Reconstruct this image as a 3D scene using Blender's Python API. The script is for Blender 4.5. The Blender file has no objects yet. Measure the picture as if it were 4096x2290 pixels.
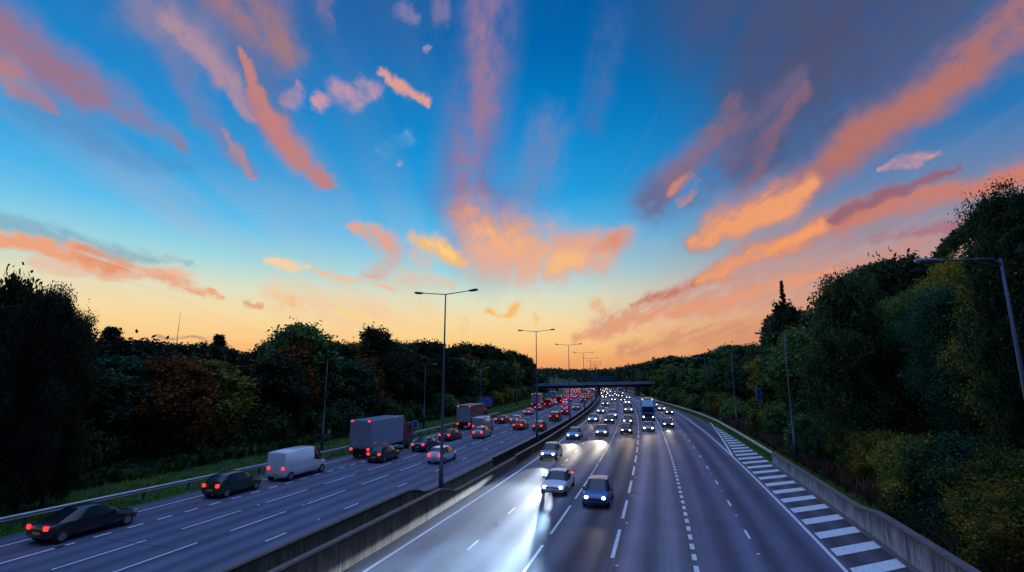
import bpy, bmesh, math, random
import numpy as np
from mathutils import Vector, Matrix
random.seed(7)
C = bpy.data.collections.new("scene"); bpy.context.scene.collection.children.link(C)
SC = bpy.context.scene
PI = math.pi

# ---------------------------------------------------------------- road geometry
KS = [(-60,.36),(22,.305),(60,.275),(120,.235),(180,.185),(240,.155),(290,.13),(340,.06),(420,-.06),(600,-.3),(900,-.5)]
def slope(y):
    if y <= KS[0][0]: return KS[0][1]
    for (a,b),(c,d) in zip(KS,KS[1:]):
        if y <= c: return b+(d-b)*(y-a)/(c-a)
    return KS[-1][1]
_Y = np.arange(-60, 1001, 1.0)
_m = np.array([slope(y+.5) for y in _Y])
_X = np.concatenate([[0], np.cumsum(_m[:-1])]); _X += -4.5-_X[94]
_S = np.concatenate([[0], np.cumsum(np.hypot(1, _m[:-1]))]); _S -= _S[60]
def frame(s):
    x = float(np.interp(s,_S,_X)); y = float(np.interp(s,_S,_Y))
    m = slope(y); n = math.hypot(1,m)
    return x, y, m/n, 1/n
def pos(s, off, z=0.0):
    x,y,tx,ty = frame(s); off=tab(off,s)
    return Vector((x+off*ty, y-off*tx, z))
def tab(T, s):
    if not isinstance(T,(list,tuple)): return T
    return float(np.interp(s,[a for a,b in T],[b for a,b in T]))
OFF_EDGE_L, LL2, LL3, LL4, LL5 = -17.0, -14.2, -11.2, -8.4, -5.33
R_EDGE = [(20,1.62),(45,1.7),(120,1.2),(200,1.0)]
LR1 = [(20,4.8),(90,4.72),(160,4.3)]
LR2 = [(20,8.08),(66,7.95),(114,7.65),(200,7.2)]
LR3 = [(20,11.5),(60,11.33),(105,11.0),(160,10.7),(220,10.4)]
LR4 = [(20,15.08),(45,14.93),(84,14.7),(108,14.53),(148,14.2),(168,13.95),(194,13.5),(220,13.2)]
LR5 = [(20,17.95),(100,17.55)]
LR6 = [(10,21.1),(84,20.94),(108,20.6),(130,20.1),(151,18.94),(177,17.6),(260,16.8)]
R_BAR = [(10,24.6),(101,24.65),(124,23.6),(146,21.9),(174,19.6),(200,18.8),(260,18.4)]
R_ASPH = [(0,24.05),(75,24.0),(105,23.8),(124,22.7),(146,20.9),(174,18.7),(200,17.9),(260,17.5)]
L_BAR = [(0,-20.3),(25,-20.0),(54,-19.0),(78,-18.6),(139,-18.3),(174,-17.4),(260,-17.2)]
L_ASPH = [(0,-19.4),(42,-18.3),(60,-18.0),(139,-17.6),(260,-16.9)]

def lin(c):
    return tuple(((v/255)/12.92 if v/255<=.04045 else ((v/255+.055)/1.055)**2.4) for v in c)+(1.0,)

# ---------------------------------------------------------------- ground height
def xc(y): return np.interp(y,_Y,_X)
def gz(x, y):
    x=np.asarray(x,float); y=np.asarray(y,float)
    yc=np.clip(y,-60,1000)
    m=np.interp(yc,[k[0] for k in KS],[k[1] for k in KS])
    off=(x-xc(yc))/np.sqrt(1+m*m)
    s=np.interp(yc,_Y,_S)
    rb=np.interp(s,[a for a,b in R_BAR],[b for a,b in R_BAR])
    lb=np.interp(s,[a for a,b in L_BAR],[b for a,b in L_BAR])
    fr=np.clip((off-rb-1.2)/14,0,1); fl=np.clip((-(off-lb)-3)/22,0,1)
    z=-.06+fr*fr*(3-2*fr)*4.0+fl*fl*(3-2*fl)*1.6
    far=np.clip((y-420)/330,0,1)
    z=z+far*far*(3-2*far)*(9.0+2.5*np.sin(x/90.0)+1.5*np.sin(x/37.0+1))
    und=(fr+fl)*(.25*np.sin(x*.55+y*.21)+.2*np.sin(y*.47-x*.13))
    return z+und*.6
def gz1(p): return float(gz(p[0],p[1]))

# ---------------------------------------------------------------- helpers
def link(name, me, mat=None, parent=None):
    o = bpy.data.objects.new(name, me); C.objects.link(o)
    if mat is not None and me is not None and len(me.materials)==0:
        for m in (mat if isinstance(mat,(list,tuple)) else [mat]): me.materials.append(m)
    if parent is not None: o.parent = parent
    return o
def tag(o, label=None, cat=None, group=None, kind=None):
    if label: o['label']=label
    if cat: o['category']=cat
    if group: o['group']=group
    if kind: o['kind']=kind
    return o
def empty(name, loc=(0,0,0), rz=0, label=None, cat=None, group=None):
    o = bpy.data.objects.new(name, None); C.objects.link(o); o.empty_display_size=.2
    o.location=loc; o.rotation_euler=(0,0,rz)
    return tag(o,label,cat,group)
class MB:
    def __init__(s): s.v=[]; s.f=[]; s.uv=[]
    def poly(s, pts, uv=None):
        n=len(s.v); s.v+= [tuple(p) for p in pts]; s.f.append(tuple(range(n,n+len(pts))))
        s.uv.append(uv if uv else [(p[0],p[1]) for p in pts])
    def box(s, c, d, rz=0, top=1.0):
        x,y,z=[q/2 for q in d]; ca,sa=math.cos(rz),math.sin(rz); n=len(s.v)
        for sz in (-1,1):
            k=top if sz>0 else 1
            for sx,sy in ((-1,-1),(1,-1),(1,1),(-1,1)):
                a,b=sx*x*k,sy*y*k
                s.v.append((c[0]+a*ca-b*sa, c[1]+a*sa+b*ca, c[2]+sz*z))
        for q in ((0,3,2,1),(4,5,6,7),(0,1,5,4),(1,2,6,5),(2,3,7,6),(3,0,4,7)):
            s.f.append(tuple(n+i for i in q)); s.uv.append([(0,0),(1,0),(1,1),(0,1)])
    def tube(s, pts, rad, seg=8, cap=True):
        pts=[Vector(p) for p in pts]; rings=[]
        for i,p in enumerate(pts):
            t=(pts[min(i+1,len(pts)-1)]-pts[max(i-1,0)]).normalized()
            a=Vector((1,0,0)) if abs(t.x)<.8 else Vector((0,1,0))
            u=t.cross(a).normalized(); w=t.cross(u)
            r=rad[i] if isinstance(rad,(list,tuple)) else rad
            n=len(s.v)
            for k in range(seg):
                th=2*PI*k/seg; s.v.append(tuple(p+u*math.cos(th)*r+w*math.sin(th)*r))
            rings.append(n)
        for a,b in zip(rings,rings[1:]):
            for k in range(seg):
                s.f.append((a+k,a+(k+1)%seg,b+(k+1)%seg,b+k)); s.uv.append([(0,0)]*4)
        if cap:
            s.f.append(tuple(rings[0]+k for k in range(seg))[::-1]); s.uv.append([(0,0)]*seg)
            s.f.append(tuple(rings[-1]+k for k in range(seg))); s.uv.append([(0,0)]*seg)
    def mesh(s, name, smooth=False, fix=True):
        me=bpy.data.meshes.new(name); me.from_pydata(s.v,[],s.f)
        l=me.uv_layers.new(name="uv"); flat=[c for u in s.uv for q in u for c in q]
        l.data.foreach_set("uv",flat)
        if fix:
            bm=bmesh.new(); bm.from_mesh(me); bmesh.ops.recalc_face_normals(bm,faces=bm.faces); bm.to_mesh(me); bm.free()
        if smooth: me.polygons.foreach_set("use_smooth",[True]*len(me.polygons))
        me.update(); return me
def bevel(me, w, seg=2):
    bm=bmesh.new(); bm.from_mesh(me)
    bmesh.ops.remove_doubles(bm,verts=bm.verts,dist=1e-4)
    bmesh.ops.bevel(bm,geom=list(bm.edges),offset=w,segments=seg,affect='EDGES',profile=.6)
    bm.to_mesh(me); bm.free(); return me
def srange(a,b,st):
    n=max(1,int(round((b-a)/st))); return [a+(b-a)*i/n for i in range(n+1)]
def strip(mb, o0, o1, s0, s1, step, z):
    ss=srange(s0,s1,step)
    for a,b in zip(ss,ss[1:]):
        q=[(a,tab(o0,a)),(a,tab(o1,a)),(b,tab(o1,b)),(b,tab(o0,b))]
        mb.poly([pos(s,o,z) for s,o in q], q)
def sweep(mb, prof, s0, s1, step, off=0.0, caps=True):
    """prof(s) -> list of (off,z) closed"""
    ss=srange(s0,s1,step)
    for a,b in zip(ss,ss[1:]):
        pa,pb=prof(a),prof(b); n=len(pa); u=0
        for i in range(n):
            j=(i+1)%n; oa,ob=tab(off,a),tab(off,b)
            L=math.hypot(pa[j][0]-pa[i][0],pa[j][1]-pa[i][1])
            mb.poly([pos(a,oa+pa[i][0],pa[i][1]),pos(a,oa+pa[j][0],pa[j][1]),pos(b,ob+pb[j][0],pb[j][1]),pos(b,ob+pb[i][0],pb[i][1])],
                    [(a,pa[i][1]),(a,pa[j][1]),(b,pb[j][1]),(b,pb[i][1])])
    if caps:
        for s in (s0,s1):
            p=prof(s); mb.poly([pos(s,tab(off,s)+q[0],q[1]) for q in p],[(s,q[1]) for q in p])
def weld(me):
    bm=bmesh.new(); bm.from_mesh(me); bmesh.ops.remove_doubles(bm,verts=bm.verts,dist=1e-4)
    bmesh.ops.recalc_face_normals(bm,faces=bm.faces); bm.to_mesh(me); bm.free(); return me

# ---------------------------------------------------------------- materials
def newmat(name):
    m=bpy.data.materials.new(name); m.use_nodes=True; nt=m.node_tree
    return m, nt, nt.nodes['Principled BSDF']
def N(nt,t,**k):
    n=nt.nodes.new(t)
    for a,b in k.items(): setattr(n,a,b)
    return n
def simple(name, col, rough=.5, metal=0, spec=None, var=0.0, scale=3.0, bump=0.0, emit=None, es=0, coat=0):
    m,nt,b=newmat(name)
    b.inputs['Roughness'].default_value=rough; b.inputs['Metallic'].default_value=metal
    if coat: b.inputs['Coat Weight'].default_value=coat; b.inputs['Coat Roughness'].default_value=.08
    c=tuple(col)+(1,) if len(col)==3 else tuple(col)
    b.inputs['Base Color'].default_value=c
    if var:
        tc=N(nt,'ShaderNodeTexCoord'); no=N(nt,'ShaderNodeTexNoise'); no.inputs['Scale'].default_value=scale; no.inputs['Detail'].default_value=6
        nt.links.new(tc.outputs['Object'],no.inputs['Vector'])
        mx=N(nt,'ShaderNodeMix',data_type='RGBA'); 
        mx.inputs[6].default_value=tuple(v*(1-var) for v in c[:3])+(1,); mx.inputs[7].default_value=tuple(min(1,v*(1+var)) for v in c[:3])+(1,)
        nt.links.new(no.outputs['Fac'],mx.inputs[0]); nt.links.new(mx.outputs[2],b.inputs['Base Color'])
        if bump:
            bp=N(nt,'ShaderNodeBump'); bp.inputs['Strength'].default_value=bump; bp.inputs['Distance'].default_value=.02
            nt.links.new(no.outputs['Fac'],bp.inputs['Height']); nt.links.new(bp.outputs['Normal'],b.inputs['Normal'])
    if emit:
        b.inputs['Emission Color'].default_value=tuple(emit)+(1,); b.inputs['Emission Strength'].default_value=es
    return m
def ramp(nt, stops, interp='LINEAR'):
    r=N(nt,'ShaderNodeValToRGB'); r.color_ramp.interpolation=interp; e=r.color_ramp.elements
    e[0].position=stops[0][0]; e[0].color=stops[0][1]; e[1].position=stops[-1][0]; e[1].color=stops[-1][1]
    for p,c in stops[1:-1]:
        q=e.new(p); q.color=c
    return r
def math_(nt,op,a,b=None,c=None,clamp=False):
    n=N(nt,'ShaderNodeMath',operation=op,use_clamp=clamp)
    for i,v in enumerate((a,b,c)):
        if v is None: continue
        if isinstance(v,(int,float)): n.inputs[i].default_value=v
        else: nt.links.new(v,n.inputs[i])
    return n.outputs[0]
def asphalt(name, stops, o0, o1, lane, l0, track=.25):
    m,nt,b=newmat(name)
    uv=N(nt,'ShaderNodeUVMap',uv_map='uv'); sp=N(nt,'ShaderNodeSeparateXYZ'); nt.links.new(uv.outputs[0],sp.inputs[0])
    off=sp.outputs[1]
    w=N(nt,'ShaderNodeTexNoise'); w.inputs['Scale'].default_value=.15; nt.links.new(uv.outputs[0],w.inputs['Vector'])
    offw=math_(nt,'ADD',off,math_(nt,'MULTIPLY',math_(nt,'SUBTRACT',w.outputs['Fac'],.5),.5))
    fac=math_(nt,'DIVIDE',math_(nt,'SUBTRACT',offw,o0),(o1-o0),clamp=True)
    r=ramp(nt,stops); nt.links.new(fac,r.inputs[0])
    # wheel tracks
    ph=math_(nt,'MULTIPLY',math_(nt,'SUBTRACT',off,l0),4*PI/lane)
    tr=math_(nt,'MULTIPLY',math_(nt,'COSINE',ph),-1.0)
    mp=N(nt,'ShaderNodeMapping'); mp.inputs['Scale'].default_value=(.05,1.6,1); nt.links.new(uv.outputs[0],mp.inputs['Vector'])
    st=N(nt,'ShaderNodeTexNoise'); st.inputs['Scale'].default_value=1.0; st.inputs['Detail'].default_value=6; st.inputs['Roughness'].default_value=.65; nt.links.new(mp.outputs[0],st.inputs['Vector'])
    fn=N(nt,'ShaderNodeTexNoise'); fn.inputs['Scale'].default_value=9; fn.inputs['Detail'].default_value=8; fn.inputs['Roughness'].default_value=.8; nt.links.new(uv.outputs[0],fn.inputs['Vector'])
    big=N(nt,'ShaderNodeTexNoise'); big.inputs['Scale'].default_value=.35; big.inputs['Detail'].default_value=4; nt.links.new(uv.outputs[0],big.inputs['Vector'])
    v=math_(nt,'ADD',1.0,math_(nt,'MULTIPLY',tr,track))
    v=math_(nt,'MULTIPLY',v,math_(nt,'ADD',.45,math_(nt,'MULTIPLY',st.outputs['Fac'],1.1)))
    v=math_(nt,'MULTIPLY',v,math_(nt,'ADD',.6,math_(nt,'MULTIPLY',fn.outputs['Fac'],.8)))
    v=math_(nt,'MULTIPLY',v,math_(nt,'ADD',.7,math_(nt,'MULTIPLY',big.outputs['Fac'],.6)))
    # scuffs and oil spots along the lanes
    mp2=N(nt,'ShaderNodeMapping'); mp2.inputs['Scale'].default_value=(.35,2.2,1); nt.links.new(uv.outputs[0],mp2.inputs['Vector'])
    sc_=N(nt,'ShaderNodeTexNoise'); sc_.inputs['Scale'].default_value=2.2; sc_.inputs['Detail'].default_value=9; sc_.inputs['Roughness'].default_value=.72; nt.links.new(mp2.outputs[0],sc_.inputs['Vector'])
    cr=ramp(nt,[(.30,(.5,.5,.5,1)),(.40,(1,1,1,1)),(.64,(1,1,1,1)),(.74,(1.0,1.0,1.0,1))]); nt.links.new(sc_.outputs['Fac'],cr.inputs[0])
    pale=math_(nt,'MULTIPLY',math_(nt,'GREATER_THAN',sc_.outputs['Fac'],.69),.45)
    v=math_(nt,'MULTIPLY',v,math_(nt,'ADD',cr.outputs[0],pale))
    # resurfaced bays
    br=N(nt,'ShaderNodeTexBrick'); br.inputs['Scale'].default_value=1.0; br.inputs['Brick Width'].default_value=47; br.inputs['Row Height'].default_value=lane; br.inputs['Mortar Size'].default_value=.018; br.inputs['Color1'].default_value=(1,1,1,1); br.inputs['Color2'].default_value=(.82,.82,.82,1); br.inputs['Mortar'].default_value=(.55,.55,.55,1)
    sh=N(nt,'ShaderNodeMapping'); sh.inputs['Location'].default_value=(11,-l0,0); nt.links.new(uv.outputs[0],sh.inputs['Vector']); nt.links.new(sh.outputs[0],br.inputs['Vector'])
    v=math_(nt,'MULTIPLY',v,br.outputs['Color'])
    vm=N(nt,'ShaderNodeVectorMath',operation='SCALE'); nt.links.new(r.outputs[0],vm.inputs[0]); nt.links.new(v,vm.inputs['Scale'])
    nt.links.new(vm.outputs[0],b.inputs['Base Color'])
    nt.links.new(math_(nt,'SUBTRACT',.74,math_(nt,'MULTIPLY',tr,.07)),b.inputs['Roughness'])
    b.inputs['Specular IOR Level'].default_value=.5
    bp=N(nt,'ShaderNodeBump'); bp.inputs['Strength'].default_value=.5; bp.inputs['Distance'].default_value=.01
    f2=N(nt,'ShaderNodeTexNoise'); f2.inputs['Scale'].default_value=28; f2.inputs['Detail'].default_value=4; nt.links.new(uv.outputs[0],f2.inputs['Vector'])
    nt.links.new(f2.outputs['Fac'],bp.inputs['Height']); nt.links.new(bp.outputs['Normal'],b.inputs['Normal'])
    return m
def g3(a,b,c): return (a,b,c,1)
M={}
M['asphL']=asphalt('asphalt_left',[(0,g3(.07,.08,.10)),(.11,g3(.07,.085,.115)),(.3,g3(.08,.10,.15)),(.86,g3(.085,.10,.15)),(.9,g3(.11,.115,.165)),(1,g3(.11,.115,.165))],-20,-1,2.95,-17.0,.22)
M['asphR']=asphalt('asphalt_right',[(0,g3(.11,.115,.15)),(.36,g3(.11,.11,.145)),(.375,g3(.06,.057,.07)),(.425,g3(.055,.052,.065)),(.44,g3(.165,.145,.18)),(.585,g3(.165,.145,.18)),(.6,g3(.095,.088,.135)),(.82,g3(.095,.088,.14)),(.845,g3(.06,.053,.07)),(.95,g3(.065,.056,.07)),(1,g3(.10,.08,.08))],0,26,3.45,11.4,.32)
def paint(name,col):
    m,nt,b=newmat(name)
    uv=N(nt,'ShaderNodeUVMap',uv_map='uv'); n=N(nt,'ShaderNodeTexNoise'); n.inputs['Scale'].default_value=6; n.inputs['Detail'].default_value=8; n.inputs['Roughness'].default_value=.75
    nt.links.new(uv.outputs[0],n.inputs['Vector'])
    r=ramp(nt,[(.33,tuple(v*.22 for v in col)+(1,)),(.42,tuple(v*.75 for v in col)+(1,)),(.56,tuple(v*.92 for v in col)+(1,)),(.75,tuple(col)+(1,))])
    nt.links.new(n.outputs['Fac'],r.inputs[0]); nt.links.new(r.outputs[0],b.inputs['Base Color']); b.inputs['Roughness'].default_value=.6
    return m
M['paint']=paint('road_paint',(.82,.82,.82))
def concrete(name, base, dark, moss=0.0):
    m,nt,b=newmat(name)
    uv=N(nt,'ShaderNodeUVMap',uv_map='uv')
    mp=N(nt,'ShaderNodeMapping'); mp.inputs['Scale'].default_value=(2.6,.35,1); nt.links.new(uv.outputs[0],mp.inputs['Vector'])
    st=N(nt,'ShaderNodeTexNoise'); st.inputs['Scale'].default_value=1.6; st.inputs['Detail'].default_value=8; st.inputs['Roughness'].default_value=.7; nt.links.new(mp.outputs[0],st.inputs['Vector'])
    bl=N(nt,'ShaderNodeTexNoise'); bl.inputs['Scale'].default_value=.9; bl.inputs['Detail'].default_value=7; nt.links.new(uv.outputs[0],bl.inputs['Vector'])
    sp=N(nt,'ShaderNodeSeparateXYZ'); nt.links.new(uv.outputs[0],sp.inputs[0])
    h=math_(nt,'MULTIPLY',sp.outputs[1],.22)          # streaks run down from the coping
    f=math_(nt,'ADD',math_(nt,'MULTIPLY',st.outputs['Fac'],1.0),math_(nt,'ADD',h,math_(nt,'MULTIPLY',bl.outputs['Fac'],.35)))
    r=ramp(nt,[(.55,tuple(base)+(1,)),(.72,tuple(.5*(x+y) for x,y in zip(base,dark))+(1,)),(.9,tuple(dark)+(1,))]); nt.links.new(f,r.inputs[0])
    # casting joints every 4 m
    fr=math_(nt,'FRACT',math_(nt,'DIVIDE',sp.outputs[0],4.0)); jl=math_(nt,'LESS_THAN',fr,.012)
    mx=N(nt,'ShaderNodeMix',data_type='RGBA'); nt.links.new(jl,mx.inputs[0]); nt.links.new(r.outputs[0],mx.inputs[6]); mx.inputs[7].default_value=(.01,.01,.01,1)
    nt.links.new(mx.outputs[2],b.inputs['Base Color']); b.inputs['Roughness'].default_value=.9
    bp=N(nt,'ShaderNodeBump'); bp.inputs['Strength'].default_value=.4; bp.inputs['Distance'].default_value=.03; nt.links.new(bl.outputs['Fac'],bp.inputs['Height']); nt.links.new(bp.outputs['Normal'],b.inputs['Normal'])
    return m
M['concD']=concrete('dark_stained_concrete',(.27,.215,.16),(.075,.058,.04))
M['concDm']=concrete('mossy_concrete',(.30,.27,.18),(.09,.09,.05))
M['concR']=concrete('pale_stained_concrete',(.66,.60,.60),(.16,.115,.11))
M['coping']=simple('weathered_coping',(.17,.125,.11),.9,var=.45,scale=2.2,bump=.3)
M['copingR']=simple('weathered_coping_grey',(.14,.10,.105),.9,var=.45,scale=2.2,bump=.3)
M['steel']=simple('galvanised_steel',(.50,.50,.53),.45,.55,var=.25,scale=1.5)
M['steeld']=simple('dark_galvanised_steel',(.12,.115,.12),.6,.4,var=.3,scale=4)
M['raild']=simple('dark_painted_rail',(.045,.032,.035),.55,.2,var=.3,scale=4)
M['railtop']=simple('worn_rail_top',(.26,.21,.23),.45,.4,var=.25,scale=3)
M['pole']=simple('painted_lamp_column',(.055,.085,.12),.5,.2,var=.25,scale=1.2)
M['poleR']=simple('galvanised_lamp_column',(.06,.085,.14),.5,.3,var=.25,scale=1.2)
M['lamph']=simple('lamp_housing',(.09,.11,.14),.45,.2)
M['lamphL']=simple('lamp_housing_pale',(.22,.27,.30),.4,.2)
M['lens']=simple('lamp_glass',(.10,.10,.10),.15)
M['tyre']=simple('tyre_rubber',(.012,.012,.012),.8)
M['rim']=simple('alloy_rim',(.35,.35,.36),.35,.8)
M['glass']=simple('car_glass',(.012,.015,.02),.06,0)
M['plateW']=simple('white_plate',(.7,.7,.68),.5)
M['plateY']=simple('yellow_plate',(.6,.45,.05),.5)
M['blackp']=simple('black_plastic',(.015,.015,.017),.5)
M['hl']=simple('headlight_lens',(.9,.9,.85),.2,emit=(1,.84,.58),es=14)
M['hlw']=simple('headlight_lens_white',(.9,.9,.9),.2,emit=(.92,.95,1),es=14)
M['hloff']=simple('headlight_unlit',(.45,.47,.5),.15)
M['tl']=simple('tail_light_lens',(.6,.02,.02),.3,emit=(1,.018,.012),es=4.5)
M['amber']=simple('amber_light_lens',(.7,.3,.02),.3,emit=(1,.38,.04),es=5)
M['marker']=simple('marker_light_lens',(.6,.3,.1),.3,emit=(1,.5,.25),es=4)
M['signblue']=simple('sign_blue',(.02,.09,.55),.5,var=.1,scale=1)
M['signwhite']=simple('sign_white',(.62,.66,.72),.5)
M['signred']=simple('sign_red',(.6,.02,.03),.5)
M['signyel']=simple('sign_yellow',(.6,.45,.1),.5)
M['gantry']=simple('gantry_panel_blue',(.01,.09,.22),.5,var=.25,scale=.4)
M['marker_red']=simple('marker_post_red',(.55,.03,.03),.5)
M['marker_blue']=simple('marker_post_blue',(.05,.3,.5),.5)
M['bridgec']=simple('bridge_concrete',(.09,.09,.10),.85,var=.25,scale=.5)
M['bridged']=simple('bridge_beam_brown',(.045,.03,.03),.8,var=.3,scale=.4)
M['bridger']=simple('bridge_rail_paint',(.6,.68,.75),.5,0)
M['bridgep']=simple('bridge_infill_panel',(.26,.38,.48),.5,var=.3,scale=.3)
M['bark']=simple('bark',(.05,.04,.032),.9,var=.4,scale=6,bump=.4)
PA={k:simple('paint_'+k.replace(' ','_'),c,.32,.35 if k in('silver','dark grey','bronze') else 0,coat=.6) for k,c in {
 'silver':(.42,.43,.45),'white':(.78,.78,.78),'black':(.015,.015,.017),'dark blue':(.015,.03,.10),'blue':(.04,.12,.32),'red':(.35,.015,.012),
 'dark grey':(.06,.06,.065),'pale blue':(.25,.38,.5),'bronze':(.16,.10,.06),'maroon':(.10,.012,.02),'cream':(.6,.55,.42),'dark green':(.012,.05,.03)}.items()}
PA['teal']=simple('paint_teal',(.03,.28,.42),.35,coat=.5)

def foliage(name, c1, c2, c3):
    """c1 deep, c2 mid, c3 turning leaves"""
    m=bpy.data.materials.new(name); m.use_nodes=True; nt=m.node_tree; nt.nodes.clear()
    out=N(nt,'ShaderNodeOutputMaterial'); geo=N(nt,'ShaderNodeNewGeometry'); oi=N(nt,'ShaderNodeObjectInfo')
    tc=N(nt,'ShaderNodeTexCoord'); no=N(nt,'ShaderNodeTexNoise'); no.inputs['Scale'].default_value=1.0; no.inputs['Detail'].default_value=5
    add=N(nt,'ShaderNodeVectorMath',operation='ADD'); nt.links.new(tc.outputs['Object'],add.inputs[0]); nt.links.new(oi.outputs['Random'],add.inputs[1])
    nt.links.new(tc.outputs['Object'],no.inputs['Vector'])
    f=math_(nt,'ADD',math_(nt,'MULTIPLY',geo.outputs['Random Per Island'],.26),math_(nt,'MULTIPLY_ADD',no.outputs['Fac'],1.9,-.5))
    f=math_(nt,'ADD',f,math_(nt,'MULTIPLY',math_(nt,'SUBTRACT',oi.outputs['Random'],.5),.25))
    r=ramp(nt,[(.3,tuple(c1)+(1,)),(.62,tuple(c2)+(1,)),(.92,tuple(c3)+(1,))]); nt.links.new(f,r.inputs[0])
    d=N(nt,'ShaderNodeBsdfDiffuse'); t=N(nt,'ShaderNodeBsdfTranslucent'); g=N(nt,'ShaderNodeBsdfGlossy'); g.inputs['Roughness'].default_value=.45
    g.inputs['Color'].default_value=(.5,.55,.6,1)
    nt.links.new(r.outputs[0],d.inputs['Color']); nt.links.new(r.outputs[0],t.inputs['Color'])
    mx=N(nt,'ShaderNodeMixShader'); mx.inputs[0].default_value=.3; nt.links.new(d.outputs[0],mx.inputs[1]); nt.links.new(t.outputs[0],mx.inputs[2])
    m2=N(nt,'ShaderNodeMixShader'); m2.inputs[0].default_value=.025; nt.links.new(mx.outputs[0],m2.inputs[1]); nt.links.new(g.outputs[0],m2.inputs[2])
    nt.links.new(m2.outputs[0],out.inputs['Surface']); return m
FO={'deep green':foliage('leaves_deep_green',(.008,.018,.009),(.020,.046,.018),(.06,.08,.02)),
    'dark green':foliage('leaves_dark_green',(0.0072,0.0216,0.0090),(0.0408,0.1054,0.0408),(0.1440,0.1980,0.0450)),
    'green':foliage('leaves_green',(0.0144,0.0450,0.0162),(0.0765,0.2125,0.0595),(0.2700,0.3420,0.0540)),
    'olive':foliage('leaves_olive',(0.0360,0.0450,0.0108),(0.2210,0.2380,0.0340),(0.5760,0.3960,0.0450)),
    'blue green':foliage('leaves_blue_green',(.008,.035,.018),(.026,.12,.06),(.08,.20,.05)),
    'yellowing':foliage('leaves_yellowing',(.022,.055,.014),(.15,.17,.022),(.50,.21,.02)),
    'russet':foliage('leaves_russet',(.05,.020,.008),(.20,.078,.018),(.36,.14,.022)),
    'brown':foliage('bracken_brown',(0.0480,0.0264,0.0168),(0.1500,0.0825,0.0600),(0.2720,0.1360,0.0800))}
M['grass']=foliage('grass_blades',(.04,.15,.018),(.13,.36,.04),(.26,.34,.06))

def ground_mat():
    m,nt,b=newmat('ground'); tc=N(nt,'ShaderNodeTexCoord')
    n=N(nt,'ShaderNodeTexNoise'); n.inputs['Scale'].default_value=.25; n.inputs['Detail'].default_value=8; nt.links.new(tc.outputs['Object'],n.inputs['Vector'])
    n2=N(nt,'ShaderNodeTexNoise'); n2.inputs['Scale'].default_value=5; n2.inputs['Detail'].default_value=8; nt.links.new(tc.outputs['Object'],n2.inputs['Vector'])
    f=math_(nt,'ADD',math_(nt,'MULTIPLY',n.outputs['Fac'],.6),math_(nt,'MULTIPLY',n2.outputs['Fac'],.4))
    r=ramp(nt,[(.36,(.035,.022,.014,1)),(.46,(.03,.042,.012,1)),(.56,(.03,.075,.014,1)),(.7,(.06,.085,.02,1))]); nt.links.new(f,r.inputs[0])
    nt.links.new(r.outputs[0],b.inputs['Base Color']); b.inputs['Roughness'].default_value=.95
    bp=N(nt,'ShaderNodeBump'); bp.inputs['Strength'].default_value=.8; bp.inputs['Distance'].default_value=.1; nt.links.new(n2.outputs['Fac'],bp.inputs['Height']); nt.links.new(bp.outputs['Normal'],b.inputs['Normal'])
    return m
M['ground']=ground_mat()

# ---------------------------------------------------------------- ground sheet
def axis(a,b,fine0,fine1,fs,cs):
    L=list(np.arange(fine0,fine1+.01,fs)); x=fine0; st=fs
    lo=[]
    while x>a: st=min(st*1.25,cs); x-=st; lo.append(x)
    x=fine1; st=fs; hi=[]
    while x<b: st=min(st*1.25,cs); x+=st; hi.append(x)
    return np.array(lo[::-1]+L+hi)
gx=axis(-3500,3500,-60,90,1.5,250); gy=axis(-400,4500,-10,260,2.0,250)
GX,GY=np.meshgrid(gx,gy); GZ=gz(GX,GY)
vs=np.stack([GX.ravel(),GY.ravel(),GZ.ravel()],1); nx=len(gx); ny=len(gy)
idx=np.arange(nx*ny).reshape(ny,nx)
fc=np.stack([idx[:-1,:-1].ravel(),idx[:-1,1:].ravel(),idx[1:,1:].ravel(),idx[1:,:-1].ravel()],1)
def npmesh(name, v, f, smooth=False):
    me=bpy.data.meshes.new(name); nv=len(v); nf,k=f.shape
    me.vertices.add(nv); me.vertices.foreach_set('co',np.asarray(v,np.float32).ravel())
    me.loops.add(nf*k); me.loops.foreach_set('vertex_index',np.asarray(f,np.int32).ravel())
    me.polygons.add(nf); me.polygons.foreach_set('loop_start',np.arange(0,nf*k,k,dtype=np.int32)); 
    me.update(calc_edges=True)
    if smooth: me.polygons.foreach_set('use_smooth',[True]*nf)
    me.validate(); return me
g=link('ground',npmesh('ground',vs,fc,True),M['ground']); tag(g,kind='structure')

# ---------------------------------------------------------------- carriageways and paint
mb=MB(); strip(mb,L_ASPH,-8.0,-8,330,2.5,0); strip(mb,-8.0,-1.45,-8,330,2.5,0); strip(mb,-17,-1.45,330,520,4,0)
tag(link('road_outbound',weld(mb.mesh('road_outbound',fix=False)),M['asphL']),kind='structure')
mb=MB(); strip(mb,.82,12.0,-8,330,2.5,0); strip(mb,12.0,R_ASPH,-8,330,2.5,0); strip(mb,.82,17.5,330,520,4,0)
tag(link('road_inbound',weld(mb.mesh('road_inbound',fix=False)),M['asphR']),kind='structure')
ms=MB(); strip(ms,-1.0,.42,-8,520,3,.02)
M['gravel']=simple('median_gravel',(.07,.065,.05),.95,var=.5,scale=3,bump=.8)
tag(link('median_strip',ms.mesh('median_strip',fix=False),M['gravel']),kind='structure')
ch=MB(); strip(ch,23.72,24.05,-5,59,2,.012)
M['channel']=simple('drain_channel',(.16,.11,.10),.9,var=.35,scale=3)
tag(link('drainage_channel',ch.mesh('drainage_channel',fix=False),M['channel']),kind='structure')
Z=.004
mk=MB()
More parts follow.
